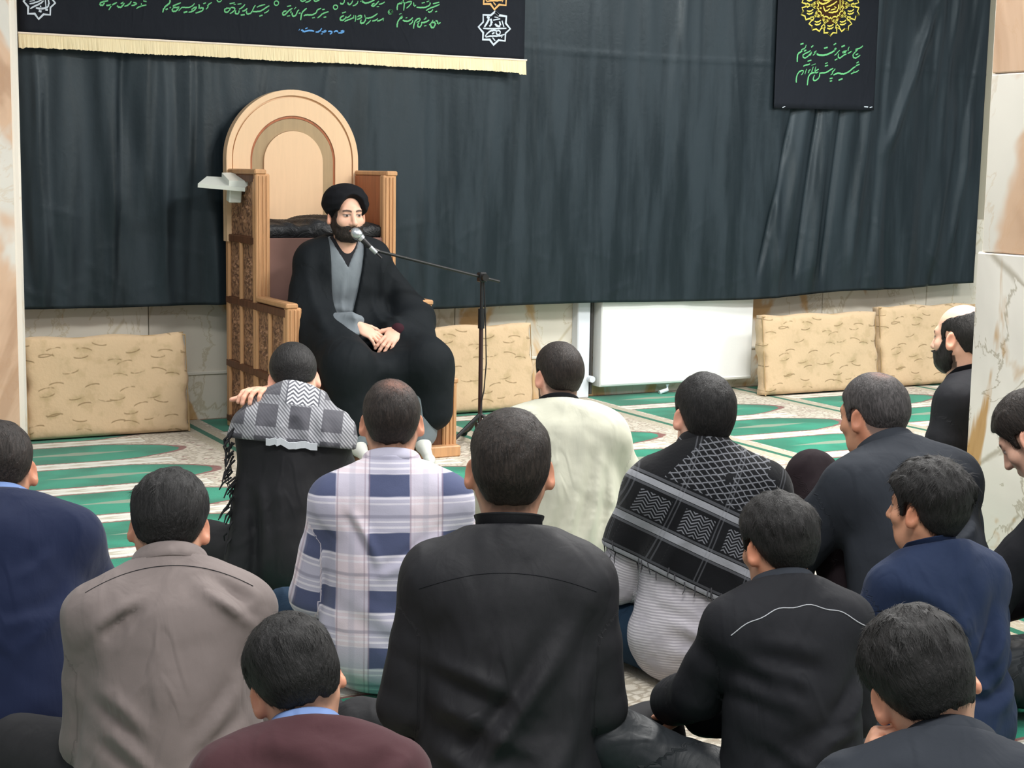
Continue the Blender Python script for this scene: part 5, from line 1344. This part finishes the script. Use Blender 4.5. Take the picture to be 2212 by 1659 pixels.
def ban_cloth(parent, poly_uv, name='banner_cloth', wave=.0):
    (u0, z0), (u1, z1), zt = poly_uv
    n, m_ = 60, 30; V = []
    for i in range(n):
        a = i/(n-1); u_ = u0+(u1-u0)*a; zb = z0+(z1-z0)*a
        for j in range(m_):
            z = zb+(zt-zb)*j/(m_-1); V.append((u_+wave*math.sin(z*9)*(.5 if i in (0, n-1) else 0), BAN_V+.0008+.0*a, z))
    V = np.array(V); B2 = V+np.array([0, .004, 0]); N = len(V)
    i, j = np.meshgrid(np.arange(n-1), np.arange(m_-1), indexing='ij'); q = (i*m_+j).ravel()
    Fq = [np.stack([q, q+m_, q+m_+1, q+1], 1), np.stack([q+N, q+1+N, q+m_+1+N, q+m_+N], 1)]
    e = np.arange(n-1)*m_; Fq.append(np.stack([e, e+N, e+m_+N, e+m_], 1))
    for e, fl_ in ((np.arange(m_-1), 0), (np.arange(m_-1)+(n-1)*m_, 1)):
        Fq.append(np.stack([e, e+1, e+1+N, e+N], 1) if not fl_ else np.stack([e, e+N, e+1+N, e+1], 1))
    A = np.concatenate([V, B2]); o = mesh_obj(name, A-np.array(parent.location), np.concatenate(Fq), BAN, parent, False, {'tco': A})
    return o
bl = empty('embroidered_banner', (2.95, BAN_V, 2.03)); tag(bl, 'wide black banner with green calligraphy and gold fringe above the pulpit', 'banner')
ban_cloth(bl, ((1.535, 2.030), (4.372, 2.025), 2.95))
for k_ in STROKES:
    if k_.startswith('green_'): lettering('verse_ornament' if 'ring' in k_ else 'verse_lettering', k_, G_TH, bl)
lettering('dedication_lettering', 'blue', B_TH, bl)
lettering('star_emblem', 'whiteR', W_TH, bl); lettering('star_emblem', 'orangeR', O_TH, bl); lettering('star_emblem', 'whiteL', W_TH, bl)
def fringe_strip():
    m = Mat('gold_fringe', .6, .3, .2); v = m.coord('Object'); x, y, z = m.xyz(v)
    n = m.noise(m.vec(x*60, y, z*2), 2.2, 3)
    m.color(m.mix(n.ss(.3, .7)*.5, lin(246, 230, 190), lin(214, 192, 144))); m.bump(n, .6, .004)
    n_ = 420; V = []; rngf = random.Random(2)
    for i in range(n_):
        a = i/(n_-1); u_ = 1.527+(4.380-1.527)*a; z1 = 2.034-.004*a+.002*math.sin(a*40); z0 = 1.962-.006*a+.002*math.sin(a*23)+rngf.uniform(-.0025, .0025)
        f = .004*math.sin(a*52)+.003*math.sin(a*140)+.0012*math.sin(i*2.1)
        if a < .01: z0 -= .004
        if a > .985: z0 -= .010
        V += [(u_, BAN_V-.0035, z1), (u_, BAN_V-.005-abs(f)*.3, z1-.010), (u_+.002*math.sin(i*.7), BAN_V-.010-f, z0), (u_+.002*math.sin(i*.7), BAN_V-.006-f, z0), (u_, BAN_V-.001, z1)]
    Fq = []
    for i in range(n_-1):
        for j in range(4): o = i*5+j; Fq.append((o, o+5, o+6, o+1))
        Fq.append((i*5+4, i*5+9, i*5+5, i*5))
    Fq += [(0, 1, 2, 3, 4), tuple(5*(n_-1)+k for k in (4, 3, 2, 1, 0))]
    mesh_obj('fringe', np.array(V)-np.array(bl.location), Fq, m.m, bl)
    b = MB(); b.tube([(u_-2.95, -.006, 2.033-.004*((u_-1.53)/2.85)-2.03) for u_ in np.linspace(1.525, 4.385, 40)], .0055, 6); b.build('fringe_cord', plain('cream_cord', (250, 234, 216), .6, .3), bl)
fringe_strip()
bs = empty('embroidered_banner', (6.60, BAN_V, 1.81)); tag(bs, 'narrow black banner with gold rosette and two green lines of verse', 'banner')
ban_cloth(bs, ((6.172, 1.812), (6.985, 1.824), 2.95))
lettering('verse_lettering', 'green2', G_TH, bs); lettering('gold_rosette', 'yellow', Y_TH, bs); lettering('pin', 'pins', W_TH, bs)
rcx, rcz = 6.586, 2.475
mesh_obj('rosette_ground', [(rcx-6.60, -.0005, rcz-1.81)]+[(rcx-6.60+.118*math.cos(6.2832*i/40), -.0005, rcz-1.81+.118*math.sin(6.2832*i/40)) for i in range(40)], [(0, i+1, (i+1) % 40+1) for i in range(40)], plain('brown_ground', (58, 34, 16), .8, .2), bs)

# ------------------------------------------------------------------ the speaker on the pulpit
P = Person('person', 'bearded speaker in black turban and cloak seated on the pulpit', (2.931, 7.345, 1.160), 172, 1.0, 1.02, (-2, 3, 8), 12, 2, 9, 0, 1.02, seat=.475, seed=141, skin='fair')
tl = P.tolocal
P.arms(((0, 0, 0), (0, 0, 0)), ((0, 0, 0), (0, 0, 0)))
P.arm[1] = [tl((2.69, 7.30, .64)), tl((2.872, 7.045, .640))]          # his right arm: image left
P.arm[0] = [tl((3.27, 7.25, .64)), tl((3.060, 6.985, .622))]
P.legs()
P.leg = [[tl((3.14, 6.84, .475)), tl((3.13, 6.86, .10))], [tl((2.76, 6.86, .475)), tl((2.80, 6.90, .10))]]
P.foot = [tl((3.085, 6.665, .030)), tl((2.80, 6.70, .03))]; P.footc = np.array(lin(212, 214, 208), f32)
P.body(h=.0027, hairc='brown', stub=.9, beard=.95, handcfg={1: dict(d=tl((2.985, 6.945, .560))-P.arm[1][1], n=(.0, -.55, -.85), curl=(.22, .24, .26, .30), h=.0034, tint=(1, 1, 1)), 0: dict(d=tl((2.962, 6.925, .552))-P.arm[0][1], n=(.1, -.6, -.75), curl=(.28, .30, .32, .36), h=.0034, tint=(1, 1, 1))}, nohair=True, neckr=.050)
P.shell('beard', beard_fn(.0075), HAIR_MATS['brown'], .0028)
def side_hair(p):
    m = np.minimum(.05-np.abs(p[:, 2]-.03), .012-np.abs(p[:, 1]-.032))
    return smax(cranium(p)-.004, -m, .004)
P.shell('hair', side_hair, HAIR_MATS['brown'], .003)
def turban_fn(p):
    out = prim(el((0, -.012, .062), (.114, .120, .096)), p)
    a = np.arctan2(p[:, 0], p[:, 1]); band = p[:, 2]+.018*np.sin(a)+.30*np.abs(p[:, 0])*.2
    out = out-.0012*np.sin(band*170)*sstep(.0, .03, p[:, 1]+.02)-.002*wav(p, 60, 4)
    d = smax(out, -prim(el((0, .130, -.020), (.083, .120, .136)), p), .008)
    d = smax(d, np.interp(p[:, 1], [-.05, -.012, .035, .06], [-.042, -.036, .022, .03]).astype(f32)-p[:, 2], .012)
    return d
def cloak_lump(p, d): return d
P.shell('turban', turban_fn, cloth_mat('turban_cloth', (20, 21, 25), .85, .15), .004, .2)
P.cloth('undershirt', P.torso_prims(.004), C_BLACK2, .010, cuts=[neck_cut(P, up=.015)], floor=None)
P.collar(C_BLACK2, r=.058, hgt=.026, stand=True)
K, Aq = [l[0] for l in P.leg], [l[1] for l in P.leg]
hipz = P.P[0]
skirt = [rc(hipz+np.array([sg*.09, .03, .0]), K[i], .105, .085, .06) for i, sg in ((0, -1), (1, 1))]+[rc(K[i], Aq[i]+np.array([0, 0, .03]), .080, .078, .05) for i in (0, 1)]
vx = lambda p: p[:, 0]
topz = P.P[3][2]
def vneck(p): return -(np.maximum(np.abs(p[:, 0]-.004)-.055*sstep(topz-.13, topz+.05, p[:, 2])*1.25, -(p[:, 1]-.02)))-.002
P.cloth('robe', P.torso_prims(.013)+[rc(P.sh[1], P.arm[1][0], .066, .062, .05), rc(P.arm[1][0], P.arm[1][0]*.08+P.arm[1][1]*.92, .062, .056, .03)]+skirt, C_ROBE, .009, [(-.06, .10, .10, .14, .006, .02), (-.04, .04, .10, .05, .006, .018), (.02, .30, .03, .05, .004, .012)], wr=.003, cuts=[neck_cut(P, up=.012), vneck])
cl_pr = P.torso_prims(.036, flare=.03)
sh0, sh1 = P.sh
cl_pr += [rc(sh1, P.arm[1][0], .075, .085, .07), rc(P.arm[1][0]+np.array([.0, .01, .02]), P.arm[1][0]+np.array([-.03, .10, -.09]), .080, .075, .06), rc(P.arm[1][0]*.5+sh1*.5, K[1]+np.array([.02, -.14, .02]), .07, .09, .07),
          rc(sh0, P.arm[0][0], .078, .088, .07), rc(P.arm[0][0], P.arm[0][0]*.12+P.arm[0][1]*.88, .078, .058, .05), rc(P.arm[0][0], K[0]+np.array([-.02, -.12, .03]), .08, .09, .07)]
cl_pr += [rc(hipz+np.array([sg*.10, .06, .0]), K[i]+np.array([0, .0, .0]), .120, .100, .09) for i, sg in ((0, -1), (1, 1))]
cl_pr += [rc(K[0]+np.array([-.03, .0, -.01]), Aq[0]+np.array([-.05, .0, .14]), .105, .10, .09), rc(K[1]+np.array([.02, .0, -.01]), Aq[1]+np.array([.03, .02, .12]), .105, .10, .09), rc(K[0]*.5+K[1]*.5+np.array([0, -.06, -.05]), Aq[0]*.5+Aq[1]*.5+np.array([0, -.06, .16]), .09, .09, .10)]
lapz = hipz[2]+.085
def opening(p):
    z = p[:, 2]; t = sat((z-lapz)/(topz-lapz))
    xr = .088+.0*t; xl = -.005-.085*t**.8
    box = np.maximum.reduce([p[:, 0]-xr, xl-p[:, 0], lapz-.01-z, .015-p[:, 1]])
    return -box
P.cloth('cloak', cl_pr, C_CLOAK, .0095, [(-.20, .40, -.16, .05, .008, .03), (.20, .42, .18, .05, .008, .03), (-.12, .30, -.14, .0, .006, .02)], wr=.005, wf=16, cuts=[neck_cut(P, up=.022, tilt=0), opening], floor=.06)
P.cloth('sleeve_cuff', [rc(P.arm[0][0]*.14+P.arm[0][1]*.86, P.arm[0][0]*-.02+P.arm[0][1]*1.02, .038, .035)], cloth_mat('dark_red_cuff', (52, 26, 34)), .006, wr=.001, floor=None)

# ------------------------------------------------------------------ man with grey scarf bowing before the pulpit
P = Person('person', 'young man in black with grey checked scarf, bowed before the pulpit', (1.80, 4.98, .690), face(632, -2), .98, .92, (-2, 8, 22), 46, 40, 2, -4, .70, seed=151, skin='fair')
P.arms(((-.02, .24, .0), (.030, .085, .128)), ((.07, .08, -.25), (-.02, .28, -.30))).legs((-.30, .16, .14), (.30, .24, .13), (-.02, .24, .06), (-.05, .3, .06))
P.foot = [np.array([-.06, .02, .035])+np.array([-.06, .05, 0]), np.array([-.10, .34, .03])]
P.body(hairc='black', stub=.4, fade=.02, handcfg={0: dict(d=(-.45, -.72, .25), n=(-.1, -.3, -1), curl=(.42, .44, .46, .50), h=.0038, tint=(1.04, .96, .92), thumb=.2)})
P.hair('black', top=.013, side=.010, nape=.006, tuft=.001)
P.cloth('coat', P.torso_prims(.020, flare=.0)+P.arm_prims(.016, .012, .7)+[rc(P.sh[0]+np.array([-.005, -.03, -.02]), np.array([-.165, -.06, .06]), .058, .062, .05), rc(P.sh[1]+np.array([.0, -.03, -.04]), np.array([.15, -.04, .08]), .055, .07, .06)], C_BLACK, .010,
        [(-.10, .27, -.09, -.06, .012, .02), (-.04, .26, -.06, .0, .006, .02), (.10, .24, .06, .0, .005, .02)], cuts=[neck_cut(P)])
P.cloth('trousers', P.leg_prims(.016), C_TROUS, .014)
s4c, s4s = .395, .10
sf = P.cloth('scarf', P.torso_prims(.044)+[rc(P.P[3]+np.array([-.05, .0, .015]), P.P[3]+np.array([.05, .0, .015]), .075, .075, .04), rc(P.sh[0], P.sh[0]+np.array([-.03, -.01, -.06]), .078, .078, .05), rc(P.sh[1]+np.array([0, -.03, -.02]), P.sh[1]+np.array([.0, -.03, -.10]), .078, .078, .06), rc(P.sh[0]+np.array([-.005, -.03, -.02]), P.sh[0]+np.array([-.01, -.03, -.10]), .078, .078, .06)], K_GREY, .0075,
             [(-.05, .40, .0, .50, .006, .018), (.06, .40, .03, .50, .006, .018), (.12, .36, .10, .48, .005, .016), (-.12, .36, -.10, .48, .005, .016)], wr=.009, wf=26, cuts=[scarf_edge(P, s4c, s4s)], post=kco_post(P, s4c, s4s), floor=None)
b = MB()
V4 = np.array([v_.co[:] for v_ in sf.data.vertices]); a4 = float(np.mean(P.ang)); q4 = (V4-P.P[0])@rotx(-a4)
edge = [i for i in range(len(V4)) if q4[i, 2] < s4c-s4s*q4[i, 0]+.016 and q4[i, 1] < .0 and -.09 < q4[i, 0] < .085]
edge.sort(key=lambda i: q4[i, 0]); pe = []
for k in range(0, 12):
    lo_, hi_ = -.09+k*.0146, -.09+(k+1)*.0146
    g = [i for i in edge if lo_ <= q4[i, 0] < hi_]
    if g: pe.append(Vector(V4[min(g, key=lambda i: q4[i, 1])])+Vector((0, -.004, -.004)))
if len(pe) > 3:
    base = len(b.v)
    for p_ in pe:
        b.v += [tuple(p_+Vector((0, -.002, .006))), tuple(p_+Vector((0, -.002, -.016))), tuple(p_+Vector((0, .002, -.016))), tuple(p_+Vector((0, .002, .006)))]
    for i in range(len(pe)-1):
        for j in range(4): o_ = base+4*i; b.f.append((o_+j, o_+4+j, o_+4+(j+1) % 4, o_+(j+1) % 4))
    b.f += [(base, base+1, base+2, base+3), tuple(base+4*(len(pe)-1)+k for k in (3, 2, 1, 0))]
    mo4 = b.build('scarf_border', C_WHITE, P.root); mo4.data.attributes.new('tco', 'FLOAT_VECTOR', 'POINT')
b = MB(); rr = random.Random(6)
for k in range(46):
    z = .56-k*.0085; x = -.215-.02*math.sin(k*.5)*.3+rr.uniform(-.01, .006); y = -.05+rr.uniform(-.03, .03)
    if z < .2: continue
    p0 = Vector((x+.03, y, z)); p1 = p0+Vector((-.018+rr.uniform(-.01, .01), rr.uniform(-.01, .01), -.02)); p2 = p1+Vector((rr.uniform(-.014, .006), rr.uniform(-.01, .01), -.028*rr.uniform(.5, 1.3)))
    b.tube([p0, p1, p2], [.004, .0035, .002], 6)
tag(b.build('tassels', C_BLACK, P.root), kind='stuff')

# ------------------------------------------------------------------ partly seen people at the frame's edge
P = Person('person', 'person in black mostly outside the bottom left corner, only a sleeve showing', (.12, 2.66, .62), CAMRZ-10, .95, 1.0, (4, 16, 30), 40, 24, 0, 0, 1.0, seed=161)
P.arms(DEF_L, ((.10, .05, -.24), (.02, .26, -.30))).legs()
P.body(hairc='black'); P.hair('black')
P.cloth('shirt', P.torso_prims(.02, flare=.02)+P.arm_prims(.016, .012), C_BLACK2, .011, cuts=[neck_cut(P)])
P.cloth('trousers', P.leg_prims(.014), C_TROUS_B, .015)

# ------------------------------------------------------------------ small things on the carpet
def small_box(name, loc, size, rz, c, label, cat):
    e = empty(name, loc, rz); tag(e, label, cat)
    x, y, z = size
    MB().box((-x/2, -y/2, 0), (x/2, y/2, z*.72), .003).build('case', plain(name+'_card', c, .7, .2), e)
    MB().box((-x/2-.002, -y/2-.002, z*.72), (x/2+.002, y/2+.002, z), .003).build('lid', plain(name+'_lid', tuple(min(255, q+18) for q in c), .7, .2), e)
    return e
small_box('card_box', (3.46, 3.44, 0), (.10, .07, .06), -.6, (196, 160, 110), 'small tan box on the carpet in front of the man at the far right', 'box')
